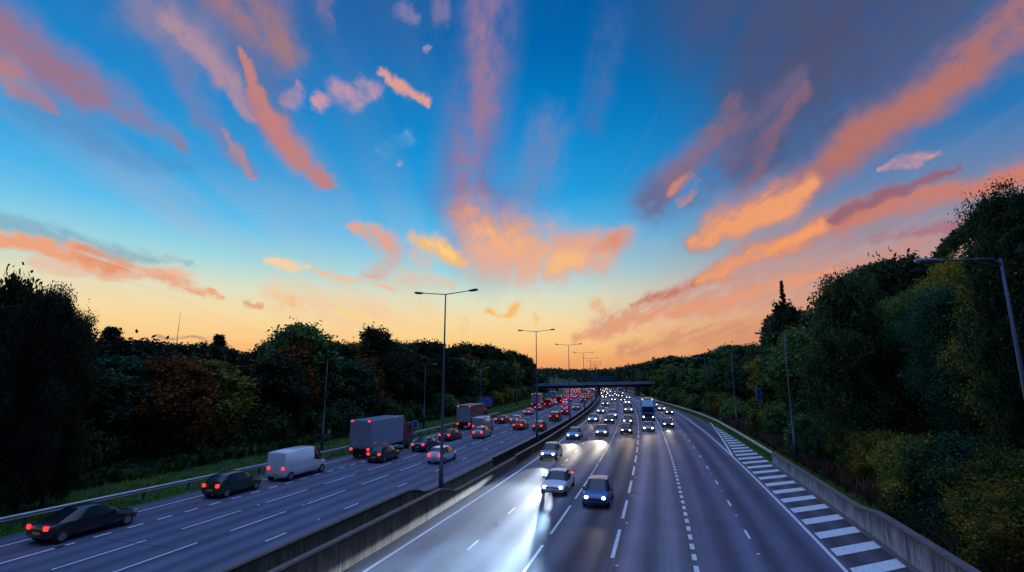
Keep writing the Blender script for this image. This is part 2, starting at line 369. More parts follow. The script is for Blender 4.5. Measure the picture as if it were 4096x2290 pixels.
def line(off,s0,s1,w,step=2.5,z=Z):
    strip(mk,[(a,b-w/2) for a,b in off] if isinstance(off,list) else off-w/2,[(a,b+w/2) for a,b in off] if isinstance(off,list) else off+w/2,s0,s1,step,z)
def dashes(off,start,mark,period,s1,w):
    s=start
    while s<s1:
        if s+mark>-5: line(off,s,s+mark,w,2.2)
        s+=period
line(OFF_EDGE_L,-5,400,.13); dashes(LL2,25.8-1.72*2,.88,1.72,230,.15); line(LL2,12,22.8,.15)
dashes(LL3,26.5-6.05*4,4.1,6.05,300,.12); dashes(LL4,27.0-6.1*4,4.1,6.1,300,.12); dashes(LL5,32.7-6.55*5,1.45,6.55,300,.12); line(-2.15,60,400,.12)
line(R_EDGE,-5,400,.16); dashes(LR1,27.9-6.55*4,1.5,6.55,300,.12)
line([(a,b-.05) for a,b in LR2],45.5,140,.07); dashes(LR2,39.3-7.9*4,6.1,7.9,55,.14); dashes(LR2,55.2,2.2,6.6,300,.13)
dashes(LR3,28.8-6.65*4,4.4,6.65,280,.17); dashes(LR4,29.55-1.5*20,.82,1.5,100,.21); line(LR4,100,260,.2)
dashes(LR5,33.5-6.7*4,1.55,6.7,128,.13); line(LR6,-5,290,.17)
# wedge and hatch bars beside the wall
strip(mk,[(62.9,21.0),(104.6,23.9)],[(62.9,21.22),(104.6,24.05)],62.9,104.6,3,Z)
s=31.95-2.53*12
while s<101:
    sm=s+1; l=21.3 if sm<62 else 21.35+(sm-62)*.066; rr=min(tab(R_ASPH,sm+2)-.12,23.9)
    if rr-l>.25:
        k=(rr-l)*.78
        q=[(s,l),(s+1.02,l),(s+1.02+k,rr),(s+k,rr)]
        mk.poly([pos(a,b,Z) for a,b in q],q)
    s+=2.53
tag(link('road_markings',mk.mesh('road_markings',fix=False),M['paint']),kind='structure')
# arrow on the exit lane
ar=MB()
for q in ([(150,15.9),(150,16.1),(156,16.1),(156,15.9)],[(147,16.0),(151,15.4),(151,16.6)]):
    ar.poly([pos(a,b,Z+.001) for a,b in q],q)
tag(link('road_arrow',ar.mesh('road_arrow',fix=False),M['paint']),kind='structure')
# tyre-dirt seam beside the third inbound line and a joint across the lanes
M['seam']=simple('tar_seam',(.02,.018,.02),.5)
se=MB(); strip(se,[(a,b+.16) for a,b in LR3],[(a,b+.24) for a,b in LR3],-5,120,2,Z); strip(se,-3.6,-3.52,-5,120,2,Z)
for s,o0,o1 in ((27.2,1.9,9.6),(52,12,14.6),(66,11.6,20.8),(30.5,-14,-6),(24,-13.4,-9)):
    q=[(s,o0),(s+.05,o0),(s+.05,o1),(s,o1)]; se.poly([pos(a,b,Z) for a,b in q],q)
tag(link('road_seams',se.mesh('road_seams',fix=False),M['seam']),kind='structure')
# road studs
M['stud']=simple('stud_reflector',(.75,.75,.72),.3)
sb=MB(); sb.box((0,0,.012),(.16,.12,.024),top=.7); stud_me=bevel(sb.mesh('road_stud'),.006,1); stud_me.materials.append(M['stud'])
first=None
for off,st,per,side in ((LL3,31.9,18.2,'outbound'),(LL4,32.7,18.3,'outbound'),(LL5,30.2,19.7,'outbound'),(LR1,32.4,19.7,'inbound'),(LR3,27.9,6.65,'inbound'),(LR5,31.2,6.7,'inbound')):
    s=st
    while s<70:
        p=pos(s,tab(off,s)+(0.28 if off is LR3 else 0),Z); o=bpy.data.objects.new('road_stud',stud_me); C.objects.link(o); o.location=p
        o.rotation_euler=(0,0,math.atan2(-frame(s)[2],frame(s)[3]))
        tag(o,'small pale reflective stud set in the %s carriageway between lane dashes'%side,'road stud','road studs between the %s lane dashes'%side)
        s+=per

# ---------------------------------------------------------------- concrete walls
def wall(name,label,off,th,hfun,s0,s1,mat,cmat,group):
    t=empty(name,pos((s0+s1)/2,off,0),0,label,'wall',group); inv=-t.location
    m=MB()
    sweep(m,lambda s:[(-th/2,-.1),(th/2,-.1),(th/2-.03,hfun(s)-.07),(-th/2+.03,hfun(s)-.07)],s0,s1,1.0,off)
    w=link('wall_face',weld(m.mesh('wall_face')),mat,t); w.location=inv
    m=MB(); sweep(m,lambda s:[(-th/2-.03,hfun(s)-.068),(th/2+.03,hfun(s)-.068),(th/2-.02,hfun(s)),(-th/2+.02,hfun(s))],s0,s1,1.0,off)
    w=link('coping',weld(m.mesh('coping')),cmat,t); w.location=inv
    return t
def sm(a,b,x): 
    x=min(1,max(0,(x-a)/(b-a))); return x*x*(3-2*x)
wall('concrete_wall','dark stained concrete wall of the central reserve on the inbound side',.53,.26,lambda s:1.32-.60*sm(33.8,36.6,s),2,51.0,M['concD'],M['coping'],'concrete walls of the central reserve')
wall('concrete_wall','mossy concrete wall of the central reserve on the outbound side',-1.22,.26,lambda s:1.32-.60*sm(33.2,35.8,s),2,49.2,M['concDm'],M['coping'],'concrete walls of the central reserve')
wall('concrete_wall','pale stained concrete wall along the hatched strip at the lower right',24.25,.36,lambda s:1.34-.36*sm(34.6,38.6,s),2,58.8,M['concR'],M['copingR'],None)

# ---------------------------------------------------------------- median railings
def railing(label,off,s0,s1,h=.86,ps=.62):
    t=empty('safety_railing',pos(s0,off,0),0,label,'railing','dark railings along the central reserve'); inv=-t.location
    m=MB(); sweep(m,lambda s:[(-.07,h-.10),(.07,h-.10),(.07,h),(-.07,h)],s0,s1,1.5,off); o=link('top_rail',weld(m.mesh('top_rail')),M['railtop'],t); o.location=inv
    m=MB(); sweep(m,lambda s:[(-.05,.0),(.05,.0),(.05,.16),(-.05,.16)],s0,s1,2,off); o=link('base_rail',weld(m.mesh('base_rail')),M['raild'],t); o.location=inv
    pm=MB(); pm.box((0,0,h/2-.03),(.13,.22,h-.1)); pme=pm.mesh('railing_post'); pme.materials.append(M['raild'])
    s=s0+.2; n=0; rest=MB()
    while s<s1:
        x,y,tx,ty=frame(s); p=pos(s,off,0)
        if n<96:
            o=bpy.data.objects.new('post',pme); C.objects.link(o); o.parent=t; o.location=p+inv; o.rotation_euler=(0,0,math.atan2(-tx,ty))
        else: rest.box((p.x+inv.x,p.y+inv.y,h/2-.03),(.13,.22,h-.1),math.atan2(-tx,ty))
        s+=ps if n<96 else ps*1.6; n+=1
    o=link('far_posts',rest.mesh('far_posts'),M['raild'],t); tag(o,kind='stuff')
railing('dark post railing continuing the inbound side wall of the central reserve',[(51,.53),(66,.6),(85,.35),(120,.1),(200,-.2),(330,-.3)],51.05,330)
railing('dark post railing continuing the outbound side wall of the central reserve',[(49,-1.15),(74,-1.0),(90,-.95),(112,-1.15),(143,-1.5),(200,-1.7),(330,-1.8)],49.25,330)

# ---------------------------------------------------------------- verge barriers
def armco(label,off,s0,s1,face,mat,h=.72,group='steel barriers along the verges',pspc=3.3):
    t=empty('crash_barrier',pos(s0,tab(off,s0),0),0,label,'crash barrier',group); inv=-t.location
    f=face
    prof=lambda s:[(0,h-.31),(f*.03,h-.29),(f*.08,h-.25),(f*.08,h-.21),(f*.02,h-.17),(f*.02,h-.14),(f*.08,h-.10),(f*.08,h-.06),(f*.03,h-.01),(0,h),(-f*.025,h),(-f*.025,h-.31)]
    m=MB(); sweep(m,prof,s0,s1,2.2,off); o=link('beam',weld(m.mesh('beam')),mat,t); o.location=inv
    pm=MB(); pm.box((0,0,h/2-.12),(.10,.14,h)); pme=pm.mesh('barrier_post'); pme.materials.append(M['steeld'])
    s=s0+.6
    while s<s1:
        x,y,tx,ty=frame(s); p=pos(s,tab(off,s)-f*.09,0)
        o=bpy.data.objects.new('post',pme); C.objects.link(o); o.parent=t; o.location=p+inv; o.rotation_euler=(0,0,math.atan2(-tx,ty)); s+=pspc
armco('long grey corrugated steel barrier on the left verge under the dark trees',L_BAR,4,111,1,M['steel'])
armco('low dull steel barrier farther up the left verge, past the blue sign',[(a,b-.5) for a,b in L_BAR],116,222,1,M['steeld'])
armco('pale steel barrier curving along the right verge above the grass strip',R_BAR,59.2,214,-1,M['steel'])
armco('steel barrier beyond the bridge pier on the right verge',[(a,b+1.0) for a,b in R_BAR],228,330,-1,M['steel'])

# ---------------------------------------------------------------- street lamps
def head_mesh():
    m=MB(); n=10; L=.78; rings=[]
    for i in range(n+1):
        t=i/n; w=.05+.115*math.sin(min(1,t*1.35)*PI/2)*(1-.45*max(0,(t-.75)/.25)**2); h=.035+.07*math.sin(min(1,t*1.2)*PI/2)*(1-.4*max(0,(t-.8)/.2)**2)
        rings.append([(t*L,w*math.cos(a),h*math.sin(a)*(1.0 if math.sin(a)>0 else .55)) for a in [2*PI*k/12 for k in range(12)]])
    for r0,r1 in zip(rings,rings[1:]):
        for k in range(12): m.poly([r0[k],r0[(k+1)%12],r1[(k+1)%12],r1[k]])
    m.poly(rings[0]); m.poly(rings[-1]); return weld(m.mesh('lamp_head',True))
HM=head_mesh(); HM.materials.append(M['lamph'])
HML=HM.copy(); HML.materials.clear(); HML.materials.append(M['lamphL'])
lm=MB(); lm.box((.46,0,-.045),(.46,.17,.05),top=1.0); LM=bevel(lm.mesh('lamp_glass'),.015,1); LM.materials.append(M['lens'])
def put(name,me,parent,loc=(0,0,0),rot=(0,0,0)):
    o=bpy.data.objects.new(name,me); C.objects.link(o); o.parent=parent; o.location=loc; o.rotation_euler=rot; return o
def mast_meshes(H,twin,L,pm):
    a=MB(); a.tube([(0,0,0),(0,0,2.3),(0,0,2.32),(0,0,H*.55),(0,0,H*.56),(0,0,H)],[.155,.145,.12,.085,.07,.045],10); pole=weld(a.mesh('pole',True)); pole.materials.append(pm)
    b=MB(); b.box((0,0,.05),(.42,.42,.1)); b.box((.135,0,1.05),(.05,.16,.7)); base=b.mesh('base'); base.materials.append(pm)
    c=MB(); rise=.16
    if twin: c.tube([(0,0,H-.02),(L-.7,0,H-.02+rise)],[.036,.028],8)
    else: c.tube([(0,0,H-.3),(.05,0,H-.12),(.22,0,H-.01),(.5,0,H+.03),(L-.7,0,H+.04)],[.045,.042,.036,.032,.028],8)
    arm=weld(c.mesh('arm',True)); arm.materials.append(pm)
    return pole,base,arm,rise
MAST=mast_meshes(13.85,True,2.35,M['pole'])
SL=mast_meshes(10.2,False,1.95,M['pole']); SR=mast_meshes(12.5,False,2.5,M['poleR'])
ORD=['nearest','second','third','fourth','fifth','sixth','seventh','eighth','ninth','tenth','eleventh','twelfth','thirteenth','fourteenth','fifteenth','sixteenth','seventeenth','eighteenth','nineteenth','twentieth','twenty-first','twenty-second','twenty-third','twenty-fourth','twenty-fifth','twenty-sixth','twenty-seventh','twenty-eighth','twenty-ninth','thirtieth']
def nth(i): return ORD[i] if i<len(ORD) else '%dth'%(i+1)
for i,(s,off) in enumerate([(35.9,-.30),(65.2,-.55),(92.5,-.45),(121.5,-.75),(155,-1.2),(185,-.9),(215,-.9),(246,-.6),(275,-.9),(308,-1.2)]):
    x,y,tx,ty=frame(s); rz=math.atan2(-tx,ty)
    t=empty('street_lamp',pos(s,off,0),rz,'tall twin-armed lamp column in the central reserve, %s of the row'%nth(i),'street lamp','twin-armed lamps along the central reserve')
    po,ba,arm,rise=MAST; put('pole',po,t); put('base',ba,t)
    for sd in (1,-1):
        a=put('arm',arm,t,rot=(0,0,0 if sd>0 else PI)); z=13.85-.02+rise
        h=put('lamp_head',HM,t,(sd*(2.35-.72),0,z),(0,-.07,0 if sd>0 else PI)); put('lens',LM,h)
def side_lamps(S,off,parts,H,L,dirn,lab,grp,hm):
    for i,s in enumerate(S):
        x,y,tx,ty=frame(s); rz=math.atan2(-tx,ty)+(0 if dirn>0 else PI); p=pos(s,tab(off,s),0); p.z=gz1(p)-.02
        t=empty('street_lamp',p,rz,lab%nth(i),'street lamp',grp); hz=p.z; t.location.z=0
        po,ba,arm,_=parts; put('pole',po,t); put('base',ba,t,(0,0,max(0,hz))); put('arm',arm,t); h=put('lamp_head',hm,t,(L-.72,0,H+.04),(0,-.05,0)); h.scale=(1.2,1.2,1.2) if dirn<0 else (1,1,1); put('lens',LM,h)
side_lamps([54.5,81.5,112,150,184,232],[(0,-23.4),(300,-22.5)],SL,10.2,1.95,1,'single armed lamp column on the left verge, %s of the row','lamps on the left verge',HML)
side_lamps([27.3,60,91.2,127.6,163.4,198,234,268],[(0,26.75),(27,26.7),(60,26.5),(91,26.35),(128,27.0),(163,26.8),(198,25.5),(234,23.5),(268,22)],SR,12.5,2.5,-1,'single armed lamp column on the right verge, %s of the row','lamps on the right verge',HML)

# ---------------------------------------------------------------- signs and small furniture
def rounded(w,h,r,d,name,n=4):
    pts=[]
    for cx,cy,a0 in ((w/2-r,h/2-r,0),(-w/2+r,h/2-r,PI/2),(-w/2+r,-h/2+r,PI),(w/2-r,-h/2+r,3*PI/2)):
        for k in range(n+1): a=a0+PI/2*k/n; pts.append((cx+r*math.cos(a),cy+r*math.sin(a)))
    m=MB(); m.poly([(x,-d/2,z) for x,z in pts]); m.poly([(x,d/2,z) for x,z in pts][::-1])
    for i in range(len(pts)):
        j=(i+1)%len(pts); m.poly([(pts[i][0],-d/2,pts[i][1]),(pts[j][0],-d/2,pts[j][1]),(pts[j][0],d/2,pts[j][1]),(pts[i][0],d/2,pts[i][1])])
    return weld(m.mesh(name))
def text_mesh(txt,size,name):
    cu=bpy.data.curves.new('t','FONT'); cu.body=txt; cu.size=size; cu.align_x='CENTER'; cu.align_y='CENTER'; cu.space_line=.85; cu.extrude=.004; cu.offset=.006
    o=bpy.data.objects.new('t',cu); C.objects.link(o); dg=bpy.context.evaluated_depsgraph_get()
    me=bpy.data.meshes.new_from_object(o.evaluated_get(dg)); bpy.data.objects.remove(o); me.name=name
    me.transform(Matrix.Rotation(PI/2,4,'X')); return me
def panel(t,w,h,z,r=.08,fill='signblue',edge='signwhite',name='sign_panel'):
    e=link('border',rounded(w,h,r,.03,'border'),M[edge],t); e.location=(0,0,z)
    f=link(name,rounded(w-.14,h-.14,max(.02,r-.05),.03,name),M[fill],t); f.location=(0,-.006,z); return f
def face_cam(p): return math.atan2(-(p.x),(p.y))   # panel front is -Y; faces the bridge the photo is taken from
def pole_mesh(h,r,name='post',mat='steeld'):
    m=MB(); m.tube([(0,0,0),(0,0,h)],r,8); me=weld(m.mesh(name,True)); me.materials.append(M[mat]); return me
p=pos(126.7,-26.3,0); gzz=gz1(p); t=empty('road_sign',(p.x,p.y,gzz),face_cam(p)*.8,'blue rectangular motorway sign with white border and three lines of text on the left verge','road sign')
D=p.length/1264.
w_=37*D; h_=22.5*D; zc=(8-(1009-952)*D)-gzz
panel(t,w_,h_,zc,.2)
tx=link('lettering',text_mesh("No hard\nshoulder for\n100 yards",.72,'lettering'),M['signwhite'],t); tx.location=(0,-.03,zc+.02)
for dx in (-1.1,.15,1.2): put('post',pole_mesh(zc-h_/2+.3,.05),t,(dx,.05,-.1))
p=pos(76.6,-22.4,0); gzz=gz1(p); D=p.length/1264; t=empty('road_sign',(p.x,p.y,gzz),face_cam(p),'small plain blue plate with pale border on one post behind the left barrier','road sign')
zc=8-(1063-952)*D-gzz; panel(t,12.6*D,18.5*D,zc,.07,); put('post',pole_mesh(zc,.03,mat='signyel'),t,(0,.05,-.05))
p=pos(56.8,-24.0,0); gzz=gz1(p); t=empty('marker_sign',(p.x,p.y,gzz),face_cam(p),'little square yellowish plate on a thin post beside the first left-verge lamp','marker')
panel(t,.34,.42,1.75,.03,'signyel','signyel'); put('post',pole_mesh(1.7,.025),t)
p=pos(194,-19.2,0); t=empty('road_sign',(p.x,p.y,0),face_cam(p),'red-bordered triangular warning sign above a white plate on the far left verge','road sign')
m=MB()
for sc,dy,nm,mt in ((1.0,0,'triangle_border','signred'),(.66,-.02,'triangle_face','signwhite')):
    m=MB(); q=[(-.75*sc,-.43*sc),(.75*sc,-.43*sc),(0,.87*sc)]
    m.poly([(a,-.02+dy,b) for a,b in q]); m.poly([(a,.02+dy,b) for a,b in q][::-1])
    for i in range(3): j=(i+1)%3; m.poly([(q[i][0],-.02+dy,q[i][1]),(q[j][0],-.02+dy,q[j][1]),(q[j][0],.02+dy,q[j][1]),(q[i][0],.02+dy,q[i][1])])
    o=link(nm,weld(m.mesh(nm)),M[mt],t); o.location=(0,0,2.0)
o=link('exclamation_bar',rounded(.08,.34,.02,.02,'bar'),M['blackp'],t); o.location=(0,-.055,2.05)
panel(t,1.2,.55,1.15,.05,'signwhite','blackp','plate'); put('post',pole_mesh(2.6,.04),t,(0,.05,0))
for s,off,mt,lab in ((180,22.2,'marker_red','slim red marker post behind the right barrier near the coach'),(104.3,25.9,'marker_blue','short pale blue marker post behind the right barrier')):
    p=pos(s,off,0); gzz=gz1(p); t=empty('marker_post',(p.x,p.y,gzz-.05),face_cam(p),lab,'marker post')
    hh=1.55 if s>150 else .95
    m=MB(); m.box((0,0,hh/2-.2),(.14,.05,hh-.4)); o=link('shaft',m.mesh('shaft'),M['signwhite' if s>150 else mt],t)
    m=MB(); m.box((0,0,hh-.2),(.2,.08,.42)); o=link('cap',bevel(m.mesh('cap'),.02),M[mt],t)
p=pos(84.7,28.2,0); gzz=gz1(p); t=empty('marker_pole',(p.x,p.y,gzz-.1),0,'thin leaning teal pole among the bushes on the right bank','pole')
put('shaft',pole_mesh(3.2,.06,'shaft','marker_blue'),t,rot=(0,-.06,0)); put('cap',pole_mesh(.15,.08,'cap','signwhite'),t,(-.19,0,3.15))
p=pos(88,29.2,0); gzz=gz1(p); t=empty('road_sign',(p.x,p.y,gzz),face_cam(p)+.7,'blue sign panel half hidden by the trees on the right bank','road sign')
D=p.length/1264; zc=8-(989-952)*D-gzz; panel(t,.9,28*D,zc,.05); put('post',pole_mesh(zc+.5,.05),t,(0,.05,-.1))
p=pos(262,20.2,0); gzz=gz1(p); t=empty('road_sign',(p.x,p.y,gzz),face_cam(p),'dark blue sign on the right verge seen under the bridge','road sign'); panel(t,2.6,2.4,2.9,.1,'gantry','gantry')
for dx in(-.8,.8): put('post',pole_mesh(2.9,.06),t,(dx,.05,-.1))
# far radio mast behind the left wood
p=Vector((-210,310,0)); t=empty('radio_mast',p,0,'thin distant radio mast rising behind the left wood','mast'); m=MB(); m.tube([(0,0,0),(0,0,30),(0,0,49)],[.35,.2,.06],5); link('shaft',m.mesh('shaft'),M['raild'],t)
m=MB()
for k in range(6): m.box((0,0,8+k*6),(.9,.9,.12))
link('platforms',m.mesh('platforms'),M['raild'],t)

# ---------------------------------------------------------------- bridge
def bridge():
    a=Vector((2.0,232,0)); b=Vector((84.0,226,0)); dv=(b-a); L=dv.length; ang=math.atan2(dv.y,dv.x)
    t=empty('road_bridge',a,ang,'dark concrete road bridge with a pale blue railing crossing above the motorway','bridge')
    zt=lambda x: 5.55+ (x-15)*.020   # railing top
    def slab(name,y0,y1,d0,d1,mat):
        m=MB()
        xs=np.linspace(0,L,24)
        for x0,x1 in zip(xs,xs[1:]):
            for yy in (y0,y1): m.poly([(x0,yy,zt(x0)-d1),(x1,yy,zt(x1)-d1),(x1,yy,zt(x1)-d0),(x0,yy,zt(x0)-d0)])
            m.poly([(x0,y0,zt(x0)-d0),(x1,y0,zt(x1)-d0),(x1,y1,zt(x1)-d0),(x0,y1,zt(x0)-d0)])
            m.poly([(x0,y0,zt(x0)-d1),(x0,y1,zt(x0)-d1),(x1,y1,zt(x1)-d1),(x1,y0,zt(x1)-d1)])
        return link(name,weld(m.mesh(name)),mat,t)
    slab('deck',-.3,9.3,.98,1.5,M['bridged']); slab('edge_beam',-.55,-.303,.93,1.3,M['bridged']); slab('girder',.2,8.8,1.503,2.25,M['bridgec'])
    slab('top_rail',-.47,-.37,0,.1,M['bridger']); slab('bottom_rail',-.46,-.38,.82,.92,M['bridger']); slab('infill_panel',-.43,-.41,.103,.817,M['bridgep'])
    slab('top_rail',9.0,9.1,0,.1,M['bridger'])
    x=.5; n=0
    pm=MB(); pm.box((0,0,-.46),(.09,.07,.9)); me=pm.mesh('post'); me.materials.append(M['bridger'])
    while x<L: put('post',me,t,(x,-.5,zt(x))); x+=2.0
    inv=Matrix.Rotation(-ang,4,'Z')
    for nm,X,w,d in (('pier',18.6,1.2,7),('pier',38.0,1.0,7),('pier',55.5,1.3,7),('pier',8.0,4,8),('pier',78,4,8)):
        m=MB(); zb=zt(X)-2.25; m.box((X,4.5,zb/2-.3),(w,d,zb+.55)); link(nm,bevel(m.mesh(nm),.06,1),M['bridgec'],t)
bridge()
# gantry with blue panels beyond the bridge
t=empty('sign_gantry',pos(300,8,0),math.atan2(-frame(300)[2],frame(300)[3]),'wide dark blue gantry sign above the lanes just beyond the bridge','gantry')
D=300/1264
gx0=(1513-1288)*D-t.location.x
for k in range(7):
    m=MB(); m.box((0,0,0),(1.55,.25,2.6)); o=link('sign_panel',bevel(m.mesh('sign_panel'),.04,1),M['gantry'],t); o.location=(gx0-5.4+k*1.72,0,8-1.5*D)
m=MB(); m.box((gx0,.4,6.9),(26,.5,.5)); m.box((gx0,.4,8.6),(26,.5,.3)); link('truss',m.mesh('truss'),M['raild'],t)
for dx in (-12.8,12.8): put('leg',pole_mesh(9,.3,'leg','raild'),t,(gx0+dx,.4,0))

# ---------------------------------------------------------------- vehicles
def car_meshes(kind):
    """Body lofted from side stations; +Y is forward, x half width. returns dict of meshes"""
    #  y, belt z, top z, half width low, half width top, sill z
    if kind=='hatch':
        W=.84; st=[(-1.95,.62,.66,.66,.60,.36),(-1.88,.86,.90,.78,.68,.28),(-1.72,.92,1.12,.83,.62,.24),(-1.35,.93,1.43,.84,.58,.22),(-.5,.93,1.50,.84,.60,.2),(.25,.92,1.47,.84,.60,.2),(.62,.91,1.30,.84,.61,.2),(1.12,.88,.92,.83,.70,.22),(1.6,.80,.83,.80,.68,.24),(1.88,.68,.72,.70,.60,.28),(1.98,.52,.56,.58,.52,.34)]; g=(2,7); zr=1.43
    elif kind=='saloon':
        W=.88; st=[(-2.25,.66,.70,.70,.62,.36),(-2.18,.86,.90,.80,.70,.28),(-1.75,.92,.95,.85,.72,.24),(-1.35,.92,1.12,.87,.66,.22),(-.8,.92,1.38,.88,.60,.2),(-.1,.91,1.43,.88,.60,.2),(.35,.90,1.38,.88,.60,.2),(.75,.89,1.18,.88,.64,.2),(1.15,.86,.90,.87,.74,.22),(1.8,.76,.79,.83,.70,.24),(2.12,.64,.68,.74,.62,.28),(2.24,.5,.54,.6,.54,.34)]; g=(2,8); zr=1.38
    elif kind=='suv':
        W=.93; st=[(-2.2,.75,.80,.78,.70,.42),(-2.14,1.02,1.07,.88,.78,.36),(-2.0,1.08,1.35,.92,.74,.32),(-1.75,1.09,1.66,.93,.70,.3),(-.6,1.09,1.74,.93,.71,.3),(.2,1.08,1.71,.93,.71,.3),(.6,1.07,1.50,.93,.72,.3),(1.05,1.04,1.09,.92,.80,.3),(1.75,.97,1.01,.89,.78,.32),(2.1,.84,.88,.80,.70,.36),(2.2,.64,.68,.68,.62,.42)]; g=(2,7); zr=1.68
    else: # van
        W=.98; st=[(-2.6,.9,2.1,.92,.84,.4),(-2.55,1.2,2.22,.97,.86,.34),(-1.0,1.22,2.28,.98,.87,.32),(.8,1.22,2.28,.98,.86,.32),(1.25,1.2,2.18,.98,.84,.32),(1.75,1.16,1.62,.97,.84,.32),(2.1,1.08,1.14,.95,.84,.34),(2.45,.92,.98,.86,.76,.36),(2.58,.66,.7,.74,.66,.42)]; g=(3,6); zr=2.2
    rings=[]
    for (y,b,tp,w,wt,sl) in st:
        r=[(w*.90,y,sl),(w,y,sl+.14),(w*1.0,y,(sl+b)/2+.05),(w*.955,y,b),(wt,y,tp-.03),(wt*.62,y,tp+.012),(0,y,tp+.03)]
        rings.append(r+[(-x,yy,z) for x,yy,z in r[-2::-1]])
    body=MB(); win=MB(); n=len(rings[0])
    for i,(r0,r1) in enumerate(zip(rings,rings[1:])):
        for k in range(n-1):
            q=[r0[k],r0[k+1],r1[k+1],r1[k]]
            glass=False
            if g[0]<=i<g[1]:
                if k in (3,n-5): glass = (kind!='van') or i>=g[0]
                d0=st[i][2]; d1=st[i+1][2]
                if k in (4,5,n-6,n-7) and (abs(d1-d0)>.15) : glass=True
            if kind!='van' and i==g[0]-1 and k in(4,5,n-6,n-7) and False: glass=True
            (win if glass else body).poly(q)
        body.poly([r0[n-1],r0[0],r1[0],r1[n-1]])
    body.poly(rings[0]); body.poly(rings[-1])
    if kind=='van': pass
    bm_=weld(body.mesh('body',True)); wm=weld(win.mesh('window',True))
    R=.31 if kind in('hatch','saloon') else .36
    wheel=MB(); wheel.tube([(-.1,0,0),(-.085,0,0),(.085,0,0),(.1,0,0)],[R-.04,R,R,R-.04],18); rim=MB(); rim.tube([(-.108,0,0),(.108,0,0)],[R*.62,R*.62],12)
    d=dict(body=bm_,window=wm,wheel=weld(wheel.mesh('wheel',True)),rim=weld(rim.mesh('rim')))
    d['W']=W; d['F']=st[-1][0]; d['B']=st[0][0]; d['R']=R
    d['zh']={'hatch':.66,'saloon':.62,'suv':.82,'van':.82}[kind]; d['zt']={'hatch':.84,'saloon':.80,'suv':1.02,'van':1.0}[kind]
    d['wb']=(d['B']+.62,d['F']-.72)
    h=MB(); h.box((0,0,0),(.24,.14,.15),top=.85); d['hl']=bevel(h.mesh('headlight'),.055,3)
    h=MB(); h.box((0,0,0),(.24,.10,.20)); d['tl']=bevel(h.mesh('tail_light'),.02,1)
    h=MB(); h.box((0,0,0),(.17,.1,.12)); d['mi']=bevel(h.mesh('wing_mirror'),.02,1)
    h=MB(); h.box((0,0,0),(.50,.02,.11)); d['pl']=h.mesh('number_plate')
    h=MB(); h.box((0,0,0),(1.0,.06,.14)); d['gr']=bevel(h.mesh('grille'),.02,1)
    d['window'].materials.append(M['glass']); d['wheel'].materials.append(M['tyre']); d['rim'].materials.append(M['rim']); d['mi'].materials.append(M['blackp']); d['gr'].materials.append(M['blackp'])
    for k in('body','hl','tl','pl'): d[k].materials.append(None)
    return d
CM={k:car_meshes(k) for k in('hatch','saloon','suv','van')}
KN={'hatch':('hatchback','car'),'saloon':('saloon_car','car'),'suv':('tall_estate_car','car'),'van':('delivery_van','van')}
def setmat(o,m): o.material_slots[0].link='OBJECT'; o.material_slots[0].material=m
def beam(parent,loc,col,watt,ang,half,mode='Linear',down=5.6,vert=5.4):
    l=bpy.data.lights.new('headlight_beam','SPOT'); l.color=col; l.energy=watt; l.spot_size=math.radians(2*half); l.spot_blend=.6; l.shadow_soft_size=.1
    l.use_nodes=True; nt=l.node_tree; em=[n for n in nt.nodes if n.type=='EMISSION'][0]; lf=nt.nodes.new('ShaderNodeLightFalloff'); lf.inputs['Strength'].default_value=1.0
    nt.links.new(lf.outputs[mode],em.inputs['Strength'])   # dipped-beam optics light the road evenly with distance
    o=bpy.data.objects.new('headlight_beam',l); C.objects.link(o); o.parent=parent; o.location=loc
    a=math.radians(ang); v=Vector((math.sin(a),math.cos(a),-math.tan(math.radians(down)))); o.rotation_euler=v.to_track_quat('-Z','Y').to_euler()
    o.scale=(1,math.tan(math.radians(vert))/math.tan(math.radians(half)),1); return o
def vehicle(kind,colour,s,off,inb,label,detail=2,lit=True,hlm=None,bm=None):
    d=CM[kind]; x,y,tx,ty=frame(s); rz=math.atan2(-tx,ty)+(PI if inb else 0)
    t=empty(KN[kind][0],pos(s,off,.004),rz,label,KN[kind][1],'vehicles on the inbound carriageway' if inb else 'vehicles on the outbound carriageway')
    b=put('body',d['body'],t); setmat(b,PA[colour]); put('window',d['window'],t)
    hy=d['F']-.07; ty_=d['B']+.05; wx=d['W']-.26
    for sx in(-1,1):
        if detail>0 or inb:
            h=put('headlight',d['hl'],t,(sx*(wx-.04),hy-.02,d['zh']),(0,0,-sx*.45)); setmat(h,(hlm or M['hl']) if lit and inb else M['hloff'])
        if detail>0 or not inb:
            h=put('tail_light',d['tl'],t,(sx*(wx-.0),ty_-.03,d['zt']),(0,0,sx*.25)); setmat(h,M['tl'])
        for wy in d['wb']:
            if detail>0:
                w=put('wheel',d['wheel'],t,(sx*(d['W']-.09),wy,d['R']))
                if detail>1: put('rim',d['rim'],w)
        if detail>1: put('wing_mirror',d['mi'],t,(sx*(d['W']+.03),.72 if kind!='van' else 1.45,.98 if kind in('hatch','saloon') else 1.22))
    if detail>0:
        o=put('number_plate',d['pl'],t,(0,d['F']-.02,.42)); setmat(o,M['plateW'])
        o=put('number_plate',d['pl'],t,(0,d['B']-.005,.55)); setmat(o,M['plateY'])
    if detail>1: put('grille',d['gr'],t,(0,d['F']-.03,.56 if kind in('hatch','saloon') else .68))
    if bm:
        if len(bm)==5:
            beam(t,(0,d['F']+.15,d['zh']),bm[0],bm[1]*.36,*bm[2:],down=5.8,vert=5.0)
            if bm[4]=='Constant' and s<60: beam(t,(0,d['F']+.16,d['zh']),bm[0],bm[1]*.95,*bm[2:],down=2.2,vert=1.8)   # hot band under the cut-off
        else: beam(t,(0,d['F']+.15,d['zh']),bm[0],bm[1]*.03,0,24)
    return t
